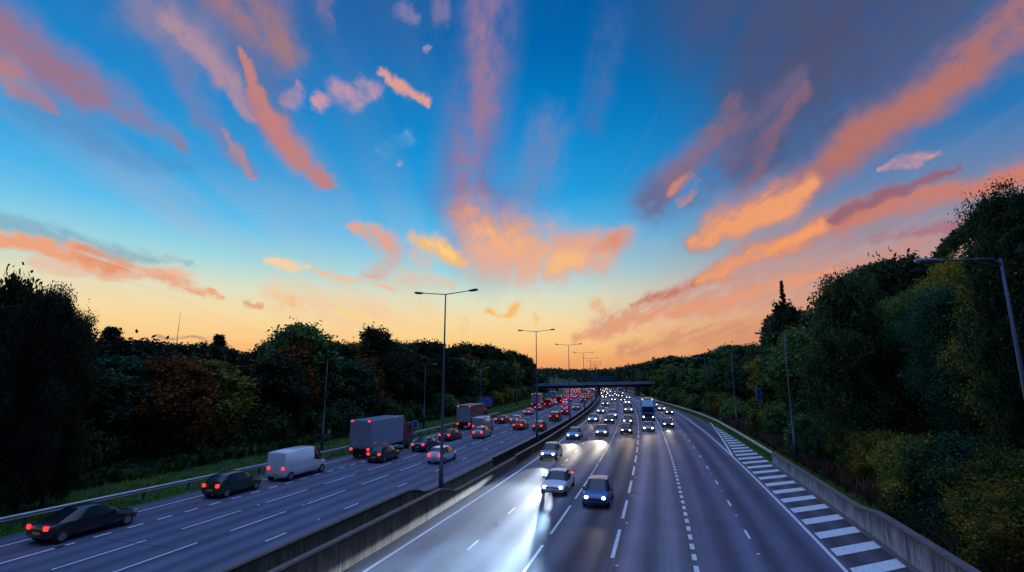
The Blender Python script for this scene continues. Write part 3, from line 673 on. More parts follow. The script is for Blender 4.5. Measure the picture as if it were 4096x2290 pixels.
def box_lorry(s,off,inb,label,cabc,boxc,L=9.5,H=3.9,W=2.45,top=None,bm=None,name='box_lorry',lit=True):
    x,y,tx,ty=frame(s); rz=math.atan2(-tx,ty)+(PI if inb else 0)
    t=empty(name,pos(s,off,.004),rz,label,'lorry','vehicles on the inbound carriageway' if inb else 'vehicles on the outbound carriageway')
    m=MB(); m.box((0,-1.2,(1.0+H)/2),(W,L-2.6,H-1.0)); o=link('cargo_box',bevel(m.mesh('cargo_box'),.04,2),PA[boxc],t)
    if top is not None:
        m=MB(); m.box((0,-1.2,H+.052),(W-.05,L-2.65,.1)); link('roof_edge',bevel(m.mesh('roof_edge'),.02,1),top,t)
    f=L/2
    m=MB(); pr=[(f-2.35,.55),(f-.1,.55),(f,.8),(f-.02,1.65),(f-.32,2.75),(f-.6,2.95),(f-2.35,2.95)]
    for sx in(-1,1): m.poly([(sx*W/2*.96,a,b) for a,b in pr])
    for i in range(len(pr)):
        j=(i+1)%len(pr); m.poly([(-W/2*.96,pr[i][0],pr[i][1]),(W/2*.96,pr[i][0],pr[i][1]),(W/2*.96,pr[j][0],pr[j][1]),(-W/2*.96,pr[j][0],pr[j][1])])
    link('cab',bevel(weld(m.mesh('cab')),.06,2),PA[cabc],t)
    m=MB(); m.poly([(-W*.43,f+.005,1.70),(W*.43,f+.005,1.70),(W*.41,f-.29,2.66),(-W*.41,f-.29,2.66)]); link('windscreen',m.mesh('windscreen'),M['glass'],t)
    for sx in(-1,1):
        m=MB(); m.poly([(sx*(W*.483+.005),f-.45,1.75),(sx*(W*.483+.005),f-1.5,1.75),(sx*(W*.483+.005),f-1.5,2.55),(sx*(W*.483+.005),f-.65,2.55)])
        link('side_window',m.mesh('side_window'),M['glass'],t)
    m=MB(); m.box((0,f+.01,1.12),(W*.7,.05,.5)); link('grille',bevel(m.mesh('grille'),.02,1),M['blackp'],t)
    if H>3.3:
        m=MB(); q=[(f-.9,2.97),(f-2.2,2.97),(f-2.2,H-.1)]
        for sx in(-1,1): m.poly([(sx*W*.42,a,b) for a,b in q])
        for i in range(3): j=(i+1)%3; m.poly([(-W*.42,)+q[i],(W*.42,)+q[i],(W*.42,)+q[j],(-W*.42,)+q[j]])
        link('wind_deflector',weld(m.mesh('wind_deflector')),PA[cabc],t)
    m=MB(); m.box((0,-.6,.78),(.9,L-2,.3)); link('chassis',m.mesh('chassis'),M['blackp'],t)
    wh=MB(); wh.tube([(-.14,0,0),(.14,0,0)],[.48,.48],18); wm=wh.mesh('wheel',True); wm.materials.append(M['tyre'])
    for wy in (f-1.3,-f+1.2,-f+2.4):
        for sx in(-1,1): put('wheel',wm,t,(sx*(W/2-.18),wy,.48))
    d=CM['hatch']
    for sx in(-1,1):
        h=put('headlight',d['hl'],t,(sx*(W/2-.38),f+.02,.85)); setmat(h,M['hlw'] if lit and inb else M['hloff'])
        h=put('tail_light',d['tl'],t,(sx*(W/2-.25),-f+.1,.95)); setmat(h,M['tl'])
        h=put('marker_light',d['tl'],t,(sx*(W/2-.25),-f+.12,H-.14)); setmat(h,M['tl'])
        if inb: h=put('marker_light',d['tl'],t,(sx*(W/2-.3),f-2.28,H-.12)); setmat(h,M['marker'])
        m=MB(); m.box((0,0,0),(.12,.18,.5)); o=link('wing_mirror',bevel(m.mesh('wing_mirror'),.03,1),M['blackp'],t); o.location=(sx*(W/2+.14),f-.2,2.0)
    m=MB(); m.box((0,-f+.07,2.4),(W-.12,.03,H-1.35)); link('rear_door',m.mesh('rear_door'),M['steel'] if boxc!='white' else PA['silver'],t)
    if bm:
        beam(t,(0,f+.3,.85),bm[0],bm[1]*.03,0,24)
    return t
CB=360; WARM=(1,.72,.42); CREAM=(1,.88,.68); COOL=(.38,.66,1.0); WHITE=(.72,.84,1.0)
# inbound (towards the camera).  s, off, kind, colour, what singles it out, headlight beam
INB=[(38.9,9.65,'hatch','blue','blue hatchback with lit headlights in the lane just right of the bright strip',(WARM,900,14,0),'hl'),
 (41.6,6.45,'saloon','white','white saloon with cold headlights flooding the second inbound lane, nearest to the bridge camera',(COOL,CB*1.2,5,17,'Constant'),'hlw'),
 (55.8,3.05,'hatch','silver','silver hatchback beside the dark railing, its headlights whitening the inner lane',(WHITE,CB*.85,0,15,'Constant'),'hlw'),
 (73.4,2.9,'saloon','pale blue','pale blue saloon hugging the dark railing behind the silver hatchback',(CREAM,CB*5.5,-2,17,'Linear'),'hlw'),
 (77.6,6.25,'hatch','silver','silver hatchback at the far end of the bright strip, second inbound lane',(CREAM,CB*7,3,17,'Linear'),'hl'),
 (98.0,6.0,'hatch','dark blue','dark blue hatchback just ahead of a silver estate in the second inbound lane',(WARM,1500,16,0),'hlw'),
 (100.5,2.9,'saloon','silver','silver saloon with round bright headlights directly behind the pale blue saloon',(WARM,2500,16,0),'hl'),
 (109.6,6.05,'suv','silver','tall silver estate right behind the dark blue hatchback',(WARM,1500,16,0),'hl'),
 (123.8,2.9,'hatch','pale blue','pale blue hatchback following the silver saloon in the inner inbound lane',(WARM,1500,16,0),'hl'),
 (154.9,2.8,'suv','black','black tall estate with lit headlights under the curve of the railing',(WARM,1200,16,0),'hl'),
 (81.0,9.5,'hatch','maroon','maroon hatchback in the middle inbound lane, just ahead of a bronze one',(WARM,5200,14,0),'hl'),
 (97.3,9.25,'hatch','bronze','bronze hatchback with lit headlights in the middle inbound lane behind the maroon one',(WARM,2500,14,0),'hl'),
 (127.9,9.1,'van','cream','cream van with lit headlights in the middle inbound lane',(WARM,2200,14,0),'hl'),
 (85.5,12.65,'saloon','silver','silver saloon with long bright lamps just ahead of the teal lorry',(WARM,4200,14,0),'hl'),
 (93.5,15.9,'saloon','black','black saloon with bright lamps in the lane right of the teal lorry, nearest there',(WARM,4200,14,0),'hl'),
 (123.5,18.0,'hatch','dark grey','dark grey hatchback by the solid white line, nearest of three in the exit lane',(WARM,1500,14,0),'hl'),
 (136.9,17.2,'saloon','silver','silver saloon, middle of the three cars in the exit lane behind the teal lorry',(WARM,1000,14,0),'hl'),
 (151.8,16.3,'suv','dark blue','dark blue tall car, farthest of the three in the exit lane beside the teal lorry',None,'hl'),
 (185.3,8.4,'saloon','black','black saloon with bright lamps left of the white arrow',(WARM,900,14,0),'hl'),
 (187.7,5.2,'saloon','bronze','bronze saloon with bright lamps left of a black saloon past the curve',(WARM,900,14,0),'hl'),
 (169,9.3,'hatch','cream','cream hatchback with two soft lamps between the cream van and a black saloon',None,'hl'),
 (211.2,2.2,'hatch','black','black hatchback with bright lamps beside the railing shortly before the bridge',(WARM,900,14,0),'hl'),
 (227.7,2.0,'saloon','dark grey','dark grey saloon with bright lamps by the railing under the bridge',None,'hl'),
 (223.9,5.2,'van','white','white van in the second inbound lane under the bridge',None,'hl'),
 (209.0,11.3,'saloon','silver','silver saloon with faint lamps near the bridge pier',None,'hl')]
for s,off,k,c,lab,b,hm in INB: vehicle(k,c,s,off,True,lab,2 if s<100 else 1,True,M[hm],b)
vehicle('hatch','silver',248.8,9.9,True,'small silver car with unlit lamps, alone right of the queue under the bridge',1,False)
box_lorry(107.5,12.95,True,'tall teal box lorry with sunset-tinted roof edge and dark windscreen coming towards the camera','teal','teal',9.5,4.0,2.45,top=simple('roof_sunset_tint',(.75,.32,.10),.5),bm=(WHITE,1500,16,0))  # orange sunset light on the roof edge is put into its colour
box_lorry(285,12.6,True,'pale teal lorry far off beyond the bridge on the right','teal','teal',9,3.7)
# outbound: tail lights
OUT=[(24.6,-15.6,'saloon','black','black saloon at the left edge of the photo by the left barrier, nearest outbound car'),
 (34.2,-15.6,'hatch','dark green','dark green hatchback with bright tail lights on the outer lane beside the left barrier'),
 (40.8,-15.5,'van','white','white van in the outer lane, just short of the first left verge lamp'),
 (50.9,-6.85,'hatch','white','white hatchback with strong tail lights just beyond the tall twin lamp column'),
 (58.0,-11.9,'saloon','dark blue','dark blue saloon with red tail lights left of the tall lamp column'),
 (67.5,-12.8,'saloon','maroon','maroon saloon with red tail lights beyond the tall lamp column, near the broken line'),
 (78.5,-11.9,'van','silver','silver van with red tail lights below the lettered blue sign'),
 (49.9,-12.7,'hatch','dark grey','dark grey hatchback by the short dashed line, right of the white van'),
 (71.0,-9.6,'hatch','silver','silver hatchback with red tail lights in the middle outbound lane'),
 (83.4,-7.1,'saloon','red','red saloon with bright tail lights near the second twin lamp column'),
 (82.0,-3.7,'hatch','bronze','bronze hatchback with tail lights close to the railing at the second twin lamp column'),
 (93.0,-10.2,'hatch','pale blue','pale blue hatchback with red tail lights left of the second twin lamp column'),
 (93.5,-13.0,'saloon','maroon','maroon saloon with tail lights in the second outbound lane below the blue sign'),
 (100.5,-4.3,'suv','bronze','bronze tall car with pale roof near the railing beyond the second twin lamp column'),
 (117.0,-4.6,'hatch','dark grey','dark grey hatchback with one visible tail lamp by the third twin lamp column'),
 (115.1,-12.6,'saloon','silver','silver saloon with tail lights in the second outbound lane by the steel barrier'),
 (131.5,-13.2,'saloon','red','red saloon with two round tail lights in the second outbound lane'),
 (135.2,-4.0,'saloon','pale blue','pale blue saloon near the railing between third and fourth twin lamp columns'),
 (136.1,-7.0,'saloon','maroon','maroon saloon left of the pale blue one near the third twin lamp column'),
 (145.5,-12.8,'van','red','red van in the second outbound lane before the grey lorry'),
 (158.1,-12.6,'hatch','silver','silver hatchback in the second outbound lane beside the grey lorry'),
 (161.0,-9.6,'hatch','white','white hatchback with tail lights in the middle outbound lane'),
 (168.0,-12.2,'van','maroon','maroon van with bright tail lights past the grey lorry'),
 (174.5,-4.8,'suv','dark grey','dark grey tall car with red tail lights by the fourth twin lamp column'),
 (179.0,-10.0,'suv','silver','silver tall car in the middle outbound lane past the fourth twin lamp'),
 (199.0,-4.4,'hatch','maroon','maroon hatchback near the railing before the bridge')]
for s,off,k,c,lab in OUT: vehicle(k,c,s,off,False,lab,2 if s<90 else 1)
box_lorry(54.5,-15.45,False,'grey-blue box lorry in the outer lane just short of the small blue plate sign','dark grey','pale blue',9.5,3.8)
box_lorry(84.0,-15.5,False,'dark green box lorry in the outer lane below the lettered blue sign','dark green','dark green',9.0,3.7,top=PA['cream'])
box_lorry(146.0,-16.0,False,'grey box lorry with pale roof edge far along the left barrier','dark grey','silver',8,3.7,top=PA['cream'])
box_lorry(184.0,-15.8,False,'blue-grey lorry with red top lamps near the triangular sign','dark grey','pale blue',8,3.4)
# queues near and beyond the bridge
cols=['silver','white','black','dark blue','red','dark grey','bronze','maroon','pale blue']; kinds=['hatch','saloon','hatch','suv','saloon','van']
lanesO=[(-15.4,'outermost'),(-12.7,'second'),(-9.8,'middle'),(-6.9,'fourth'),(-3.7,'railing-side')]
for li,(off,nm) in enumerate(lanesO):
    s=206+li*2.6; i=0
    while s<372:
        k=random.choice(kinds); c=random.choice(cols)
        vehicle(k,c,s+random.uniform(-1,1),off+random.uniform(-.3,.3),False,'%s %s, %s in the queue of the %s outbound lane towards the bridge'%(c,KN[k][0].replace('_',' ').replace('tall estate car','tall estate'),nth(i).replace('nearest','first'),nm),0)
        s+=random.uniform(9,14.5); i+=1
for li,(off,nm) in enumerate([(2.7,'railing-side'),(5.8,'second'),(8.9,'third'),(11.8,'outer')]):
    s=[238,236,222,262][li]; i=0
    while s<400:
        k=random.choice(kinds); c=random.choice(cols)
        vehicle(k,c,s,off+random.uniform(-.3,.3),True,'%s %s, %s in the queue of the %s inbound lane from the bridge'%(c,KN[k][0].replace('_',' ').replace('tall estate car','tall estate'),nth(i).replace('nearest','first'),nm),0,True,M['hl'] if random.random()<.7 else M['hlw'])
        s+=random.uniform(15,27); i+=1

# ---------------------------------------------------------------- trees
def leaves(rng, cent, per, sig, size, up=0.0):
    n=len(cent)*per
    c=np.repeat(cent,per,0)+rng.normal(0,1,(n,3))*sig
    a=rng.normal(0,1,(n,3)); a/=np.linalg.norm(a,axis=1,keepdims=True)
    b=rng.normal(0,1,(n,3)); b-=a*(a*b).sum(1,keepdims=True); b/=np.linalg.norm(b,axis=1,keepdims=True)
    L=size*rng.uniform(.6,1.35,(n,1)); a=a*L; b=b*L*.55
    v=np.stack([c-a,c+b*.9,c+a,c-b*.9],1).reshape(-1,3)
    return v
def crown(seed,H,R,nl,per,leaf,zb=.2,shape='round',sig=.3):
    rng=np.random.default_rng(seed); P=[]
    lobes=[]
    for i in range(nl):
        t=(i+.5)/nl; z=zb*H+(1-zb)*H*t**.85
        if shape=='cone': prof=(1-t)**.8+.03
        elif shape=='bush': prof=math.sqrt(max(.03,1-t**2.2))
        elif shape=='tall': prof=math.sin(PI*min(1,(t*.8+.16)))**.6
        else: prof=math.sin(PI*min(1,(t*.78+.2)))**.55
        th=i*2.399+rng.uniform(-.5,.5); rr=R*prof*rng.uniform(.35,.95)
        lr=R*rng.uniform(.17,.40)*(.6+.4*prof) if shape!='cone' else R*.22*(.5+prof)
        zz=min(z,H-lr*.75)
        lobes.append((rr*math.cos(th),rr*math.sin(th),zz,lr))
    cl=[]
    for (x,y,z,lr) in lobes:
        k=int(max(10,46*(lr/1.3)**2)); d=rng.normal(0,1,(k,3)); d/=np.linalg.norm(d,axis=1,keepdims=True)
        rad=lr*rng.uniform(.55,1.12,(k,1)); q=np.array([x,y,z])+d*rad*np.array([1,1,.85]); cl.append(q)
        # protruding sprays break the outline
        ks=max(3,k//6); d=rng.normal(0,1,(ks,3)); d[:,2]=np.abs(d[:,2])*1.1; d/=np.linalg.norm(d,axis=1,keepdims=True)
        for dd in d:
            for u in (1.1,1.3,1.5): cl.append((np.array([x,y,z])+dd*lr*u)[None]) if rng.random()<.75 else None
    cl=np.concatenate(cl); cl=cl[cl[:,2]>zb*H*.6]
    v=leaves(rng,cl,per,sig,leaf); nf=len(v)//4
    me=npmesh('crown',v,np.arange(nf*4).reshape(nf,4))
    tr=MB(); tr.tube([(0,0,-.4),(0,0,H*.12),(.1,0,H*.4),(0,.1,H*.72),(0,0,H*.93)],[H*.022,H*.017,H*.013,H*.007,.02],7)
    for (x,y,z,lr) in lobes[::2]:
        z0=max(H*.1,z-R*.7); tr.tube([(0,0,z0),(x*.5,y*.5,(z0+z)/2+.1),(x,y,z)],[H*.008,H*.005,.015],5,False)
    return me, tr.mesh('trunk',True)
PROTO={}
def proto(name,*a,**k):
    c,t=crown(*a,**k); c.materials.append(None); t.materials.append(M['bark']); zs=np.empty(len(c.vertices)*3,np.float32); c.vertices.foreach_get('co',zs); PROTO[name]=(c,t,float(np.percentile(zs[2::3],99.8)))
proto('n1',11,18,4.9,84,20,.125,zb=.10,shape='tall',sig=.34)
proto('n2',12,16,4.6,76,20,.125,zb=.08,shape='round',sig=.34)
proto('n3',13,6,3.6,40,24,.11,zb=.03,shape='bush',sig=.30)
proto('n4',14,5,3.4,38,24,.10,zb=.02,shape='bush',sig=.28)
proto('m1',21,13,3.9,44,11,.26,zb=.14,shape='tall',sig=.36)
proto('m2',22,13,4.4,46,11,.26,zb=.16,shape='round',sig=.36)
proto('m3',23,13,3.4,40,10,.26,zb=.12,shape='tall',sig=.34)
proto('m4',24,5,2.8,16,16,.2,zb=.02,shape='bush',sig=.3)
proto('m5',25,4,2.6,14,16,.2,zb=.02,shape='bush',sig=.3)
proto('f1',31,13,4.2,22,6,.42,zb=.14,shape='round',sig=.42)
proto('f2',32,13,3.8,20,6,.42,zb=.12,shape='tall',sig=.42)
proto('co',41,13,2.6,46,16,.2,zb=.1,shape='cone',sig=.22)
CAMZ=8.0; F_=1240.; T_=math.atan(232/F_)
def P(X,Y,Zz):
    dz=Zz-CAMZ; f=Y*math.cos(T_)+dz*math.sin(T_); up=-Y*math.sin(T_)+dz*math.cos(T_)
    return 1288+F_*X/f, 720-F_*up/f
def zfor(X,Y,py):
    # height whose image falls on row py (horizon 952)
    v=py-720; b=F_*math.cos(T_)+v*math.sin(T_); c=F_*math.sin(T_)-v*math.cos(T_); return CAMZ+c/b*Y
SKL=[(-600,760),(-200,745),(0,740),(40,735),(60,760),(100,735),(150,765),(205,855),(240,868),(265,832),(300,870),(350,852),(410,850),(470,862),(500,874),(540,862),(590,884),(650,870),(680,845),(760,828),(820,842),(850,876),(900,856),(940,832),(990,868),(1060,866),(1130,862),(1200,872),(1280,880),(1330,900),(1370,925),(1395,940)]
SKR=[(1395,940),(1440,933),(1500,926),(1545,925),(1600,914),(1640,906),(1690,893),(1730,902),(1780,888),(1830,868),(1880,872),(1925,868),(1945,800),(1990,775),(2050,785),(2088,812),(2108,728),(2150,700),(2230,660),(2330,655),(2390,664),(2440,600),(2500,560),(2576,500),(2800,470),(3200,470)]
def sky_y(px):
    T=SKL if px<1395 else SKR
    return float(np.interp(px,[a for a,b in T],[b for a,b in T]))
def fit_y(px,D,R):
    hw=.6*R*1264/D; a=sky_y(px); m=max(sky_y(px-hw),a,sky_y(px+hw)); return .8*m+.2*a
cnt={}
def tree(pn,s,off,H,fol,side,row,special=None,cat='tree',name='tree',wid=1.0):
    c,t_,H0=PROTO[pn]; p=pos(s,off,0); p.z=gz1(p)-.15
    k=H/H0; key=(side,row); cnt[key]=cnt.get(key,0)+1; i=cnt[key]-1
    word={'tree':'tree','bush':'bush','conifer':'conifer'}[name]
    size=''
    lab=special or '%s %s, %s from the near end of the %s row on the %s bank'%(fol,word,nth(i).replace('nearest','first'),row,side)
    t=empty({'tree':'broadleaf_tree','bush':'bush','conifer':'conifer_tree'}[name],p,random.uniform(0,6.28),lab,cat,'%ss on the %s bank'%(word,side))
    w=k*wid*random.uniform(.92,1.1); t.scale=(w,w,k)
    o=put('crown',c,t); setmat(o,FO[fol]); o['kind_note']=''; del o['kind_note']
    if True: put('trunk',t_,t)
    return t
def lin_step(s,a,b): return a+(b-a)*min(1,s/250)
# left wood
def choose(w): 
    r=random.random()*sum(x for _,x in w)
    for k,x in w:
        r-=x
        if r<=0: return k
    return w[-1][0]
random.seed(19)
s=19.0
while s<330:    # back row makes the skyline
    off=-38-random.uniform(0,5); p=pos(s,off); px,_=P(p.x,p.y,12); D=p.length
    if px>-260 and px<1400:
        z=zfor(p.x,p.y,fit_y(px,D,5)+random.uniform(-6,8)); H=max(9,z-gz1(p)+.3)
        pn='m%d'%random.randint(1,3) if D<130 else 'f%d'%random.randint(1,2)
        if D<48: pn=random.choice(['n1','n2'])
        tree(pn,s,off,H,choose([('deep green',6),('dark green',2),('olive',.5),('russet',.6)]),'left','back',wid=max(.85,min(1.3,14/H)))
    s+=lin_step(s,4.2,7.5)*random.uniform(.8,1.2)
s=20.0
while s<320:
    off=-31.5-random.uniform(0,3); p=pos(s,off); px,_=P(p.x,p.y,12); D=p.length
    z=zfor(p.x,p.y,fit_y(px,D,4.5)+22+random.uniform(0,30)*min(1,60/D)); H=max(6.5,min(15,z-gz1(p)))
    pn='m%d'%random.randint(1,3) if D<130 else 'f%d'%random.randint(1,2)
    if D<42: pn='n2'
    if px>-200 and px<1392: tree(pn,s,off,H,choose([('deep green',4),('dark green',3),('blue green',1.0),('green',.8),('olive',.6),('russet',.5)]),'left','front',wid=max(.8,min(1.3,13/H)))
    s+=lin_step(s,4.0,7.5)*random.uniform(.8,1.2)
s=20.0
while s<300:
    off=-27.8-random.uniform(0,2.2)-(2.0 if s<60 else 0); p=pos(s,off); D=p.length
    pn=random.choice(['n3','n4']) if D<45 else random.choice(['m4','m5'])
    tree(pn,s,off,random.uniform(2.4,5.0),choose([('dark green',3),('blue green',3),('green',2),('olive',1.6)]),'left','hedge',name='bush',cat='bush')
    s+=lin_step(s,2.6,5)*random.uniform(.8,1.2)
# particular trees of the left skyline
def at_px(px,D,z=0):
    b=F_*math.cos(T_)+ (950-720)*math.sin(T_); th=math.atan((px-1288)/b); return Vector((D*math.sin(th),D*math.cos(th),0))
def special(pn,px,py,D,fol,lab,name='tree',wid=1.0,low=None):
    p=at_px(px,D); H=zfor(p.x,p.y,py)-gz1(p)+.2; c,t_,H0=PROTO[pn]; p.z=gz1(p)-.1
    t=empty({'tree':'broadleaf_tree','conifer':'conifer_tree'}[name],p,random.uniform(0,6.28),lab,'tree','single trees that stand out on the skyline')
    k=H/H0; t.scale=(k*wid,k*wid,k); o=put('crown',c,t); setmat(o,FO[fol]); put('trunk',t_,t); t['_h']=H0; return t
special('co',541,846,95,'deep green','dark pointed conifer rising above the left wood','conifer',.9)
special('co',264,828,78,'deep green','ragged conifer top between the tall left trees and the russet tree','conifer',1.0)
special('n1',98,735,42,'deep green','tall dark tree with a pointed top near the left edge of the photo',wid=.55)
special('n2',158,790,44,'deep green','rounded dark tree right of the tall pointed one near the left edge',wid=.5)
special('m3',8,700,44,'deep green','thin dark tree top cut by the left edge of the photo',wid=.38)
special('m2',415,905,58,'russet','broad russet tree standing out low in the left wood',wid=1.25)
special('m1',590,925,68,'russet','dull russet tree right of the broad russet one in the left wood',wid=1.1)
special('m2',745,822,80,'green','wide loose-topped tree at the middle of the left wood skyline',wid=1.15)
special('m3',938,826,95,'deep green','narrow-topped dark tree above the left wood before the tall lamp',wid=.9)
# right bank
random.seed(31)
s=16.0
while s<330:
    off=float(np.interp(s,[0,110,175],[39,39,32]))+random.uniform(0,4); p=pos(s,off); px,_=P(p.x,p.y,14); D=p.length
    if px<2900:
        z=zfor(p.x,p.y,fit_y(px,D,5)+random.uniform(-4,8)); H=max(8,z-gz1(p)+.3)
        pn=random.choice(['n1','n2']) if D<60 else ('m%d'%random.randint(1,3) if D<150 else 'f%d'%random.randint(1,2))
        tree(pn,s,off,H,choose([('deep green',3),('dark green',4),('green',2),('olive',.6)]),'right','back',wid=max(.8,min(1.3,16/H)))
    s+=lin_step(s,4.6,7)*random.uniform(.8,1.2)
s=17.0
while s<320:
    off=float(np.interp(s,[0,110,175],[33.5,33.5,27]))+random.uniform(0,2.5); p=pos(s,off); px,_=P(p.x,p.y,12); D=p.length
    z=zfor(p.x,p.y,fit_y(px,D,4)+(50 if D<60 else 22)+random.uniform(0,50)*min(1,50/D)); H=max(6,min(15,z-gz1(p)))
    pn=random.choice(['n1','n2']) if D<60 else ('m%d'%random.randint(1,3) if D<150 else 'f%d'%random.randint(1,2))
    if px<2800: tree(pn,s,off,H,choose([('dark green',2.5),('blue green',2.0),('green',4),('olive',2.2),('yellowing',.4)]),'right','front',wid=max(.8,min(1.25,13/H)))
    s+=lin_step(s,4.2,7)*random.uniform(.8,1.2)
s=14.0
while s<300:
    off=float(np.interp(s,[0,60,110,175],[27.6,28.6,28.6,22.8]))+random.uniform(0,2.2); p=pos(s,off); D=p.length
    pn=random.choice(['n3','n4']) if D<60 else random.choice(['m4','m5'])
    tree(pn,s,off,random.uniform(2.2,4.8) if s>34 else random.uniform(2.4,3.8),choose([('dark green',2),('blue green',2),('green',3),('olive',2.5),('yellowing',1.1)]),'right','hedge',name='bush',cat='bush',wid=1.15)
    s+=lin_step(s,2.3,5)*random.uniform(.8,1.2)
lt=special('m3',1990,765,88,'deep green','upright dark tree with a thin spiky leader on top, beside the second right-verge lamp',wid=.62)
ldm,_=crown(51,3.6,.5,14,7,.16,zb=.02,shape='cone',sig=.1); ldm.materials.append(M['bark']); ld=put('leader',ldm,lt,(0,0,lt['_h']*.93)); setmat(ld,FO['deep green'])
lm_=MB(); lm_.tube([(0,0,-.8),(.04,0,1.6),(0,0,3.4)],[.07,.05,.015],5); put('stem',lm_.mesh('stem'),lt,(0,0,lt['_h']*.93)).data.materials.append(M['bark'])
special('n2',2150,700,52,'dark green','broad dark tree whose crown rises steeply left of the big right-hand trees',wid=.8)
special('n3',2190,1090,47,'yellowing','yellow-green shrub glowing on the right bank beyond the wall','tree',1.3)
special('n1',2600,490,36,'dark green','tallest dark tree leaning in at the right edge of the photo',wid=.5)
for o in C.objects:
    if '_h' in o: del o['_h']
# brown bracken on the right bank, grass tufts, ivy: uncountable stuff
def scatter(name,mat,n,s0,s1,o0,o1,leaf,hh,seed,lab,dens=1.0,blade=True,clump=.25):
    rng=np.random.default_rng(seed)
    s=s0+(s1-s0)*rng.random(n)**dens; o=np.array([tab(o0,a) for a in s]); o=o+(np.array([tab(o1,a) for a in s])-o)*rng.random(n)
    pts=np.array([pos(a,b)[:] for a,b in zip(s,o)]); 
    keep=(np.sin(pts[:,0]*1.9+pts[:,1]*1.3)+np.sin(pts[:,0]*.8-pts[:,1]*2.1)+rng.normal(0,.9,n))>-1.0+clump; pts=pts[keep]; n=len(pts)
    pts[:,2]=gz(pts[:,0],pts[:,1])-.02
    th=rng.uniform(0,6.28,n); h=hh*rng.uniform(.4,1.2,n); w=leaf*rng.uniform(.6,1.3,n)*(1+np.hypot(pts[:,0],pts[:,1])/90)
    lean=rng.normal(0,.35,(n,2))*h[:,None]
    d=np.stack([np.cos(th),np.sin(th),np.zeros(n)],1)*w[:,None]
    top=pts+np.concatenate([lean,h[:,None]],1)
    if blade:
        v=np.stack([pts-d,pts+d,top],1).reshape(-1,3); f=np.arange(n*3).reshape(n,3)
    else:
        v=np.stack([pts-d*.5,pts+d*.5,top+d,top-d],1).reshape(-1,3); f=np.arange(n*4).reshape(n,4)
    o=link(name,npmesh(name,v,f),mat); tag(o,lab,'plants',kind='stuff'); return o
scatter('grass',M['grass'],60000,20,210,[(a,b-3.6) for a,b in [(0,-25),(300,-23)]],[(0,-19.6),(42,-18.6),(60,-18.2),(139,-17.8),(260,-17.2)],.03,.26,5,'rough green grass on the left verge under the barrier',1.7)
scatter('verge_grass',M['grass'],46000,57,215,[(a,b+.05) for a,b in R_ASPH],[(a,b+1.7) for a,b in R_BAR],.028,.16,6,'bright mown grass strip along the right barrier',1.6,clump=-2)
scatter('bank_grass',M['grass'],26000,12,62,24.5,27.6,.022,.22,8,'green grass behind the pale concrete wall',1.2,clump=-1)
scatter('bracken',FO['brown'],42000,14,150,26.4,31,.05,1.15,9,'dry brown bracken and stems on the right bank',1.4,clump=.3)
scatter('undergrowth',FO['dark green'],40000,18,200,-34,-26.5,.12,.8,10,'low dark undergrowth at the foot of the left wood',1.5,blade=False,clump=.2)
scatter('median_weeds',M['grass'],2600,32,50,-.95,.35,.03,.32,11,'weeds and moss growing between the concrete walls of the central reserve',1.0,clump=1.1)
scatter('yellow_weeds',FO['yellowing'],700,36,47,-.6,.3,.035,.3,12,'yellow flowering weeds between the concrete walls',1.0,clump=1.3)
# distant wooded ridge beyond the bridge
rng=np.random.default_rng(77); n=3400
X=rng.uniform(-260,520,n); Yy=330+570*rng.random(n)**1.4; off=(X-xc(Yy))
px=1288+1264*X/Yy
k=((np.abs(off)>27)|(Yy>640)); X,Yy,px=X[k],Yy[k],px[k]
cl=[];
for x,y,q in zip(X,Yy,px):
    ztop=zfor(x,y,(sky_y(q) if q>1395 else 940)+rng.uniform(1,16)); zb_=float(gz(x,y)); h=ztop-zb_
    if h<3: h=rng.uniform(3,8)
    r=rng.uniform(3,6); m_=26
    d=rng.normal(0,1,(m_,3)); d/=np.linalg.norm(d,axis=1,keepdims=True); c=np.array([x,y,zb_+h-min(r,h*.45)])
    cl.append(c+d*np.array([r,r,min(r,h*.5)])*rng.uniform(.6,1.05,(m_,1)))
    cl.append(np.array([x,y,zb_])+np.stack([rng.normal(0,2.5,8),rng.normal(0,2.5,8),rng.uniform(0,h*.8,8)],1))
v=leaves(rng,np.concatenate(cl),2,.9,1.35)
o=link('distant_woods',npmesh('distant_woods',v,np.arange(len(v)).reshape(-1,4)),FO['olive']); o.data.materials[0]=FO['dark green']; tag(o,'dark wooded ridge beyond the bridge','woods',kind='stuff')

# ---------------------------------------------------------------- sky
W=bpy.data.worlds.new("World"); SC.world=W; W.use_nodes=True; nt=W.node_tree; nt.nodes.clear()
out=N(nt,'ShaderNodeOutputWorld'); bg=N(nt,'ShaderNodeBackground'); nt.links.new(bg.outputs[0],out.inputs[0])
tc=N(nt,'ShaderNodeTexCoord'); nrm=N(nt,'ShaderNodeVectorMath',operation='NORMALIZE'); nt.links.new(tc.outputs['Generated'],nrm.inputs[0])
sp=N(nt,'ShaderNodeSeparateXYZ'); nt.links.new(nrm.outputs[0],sp.inputs[0])
az=math_(nt,'ARCTAN2',sp.outputs[0],sp.outputs[1]); el=math_(nt,'ARCSINE',sp.outputs[2])
AE=N(nt,'ShaderNodeCombineXYZ'); nt.links.new(az,AE.inputs[0]); nt.links.new(el,AE.inputs[1])
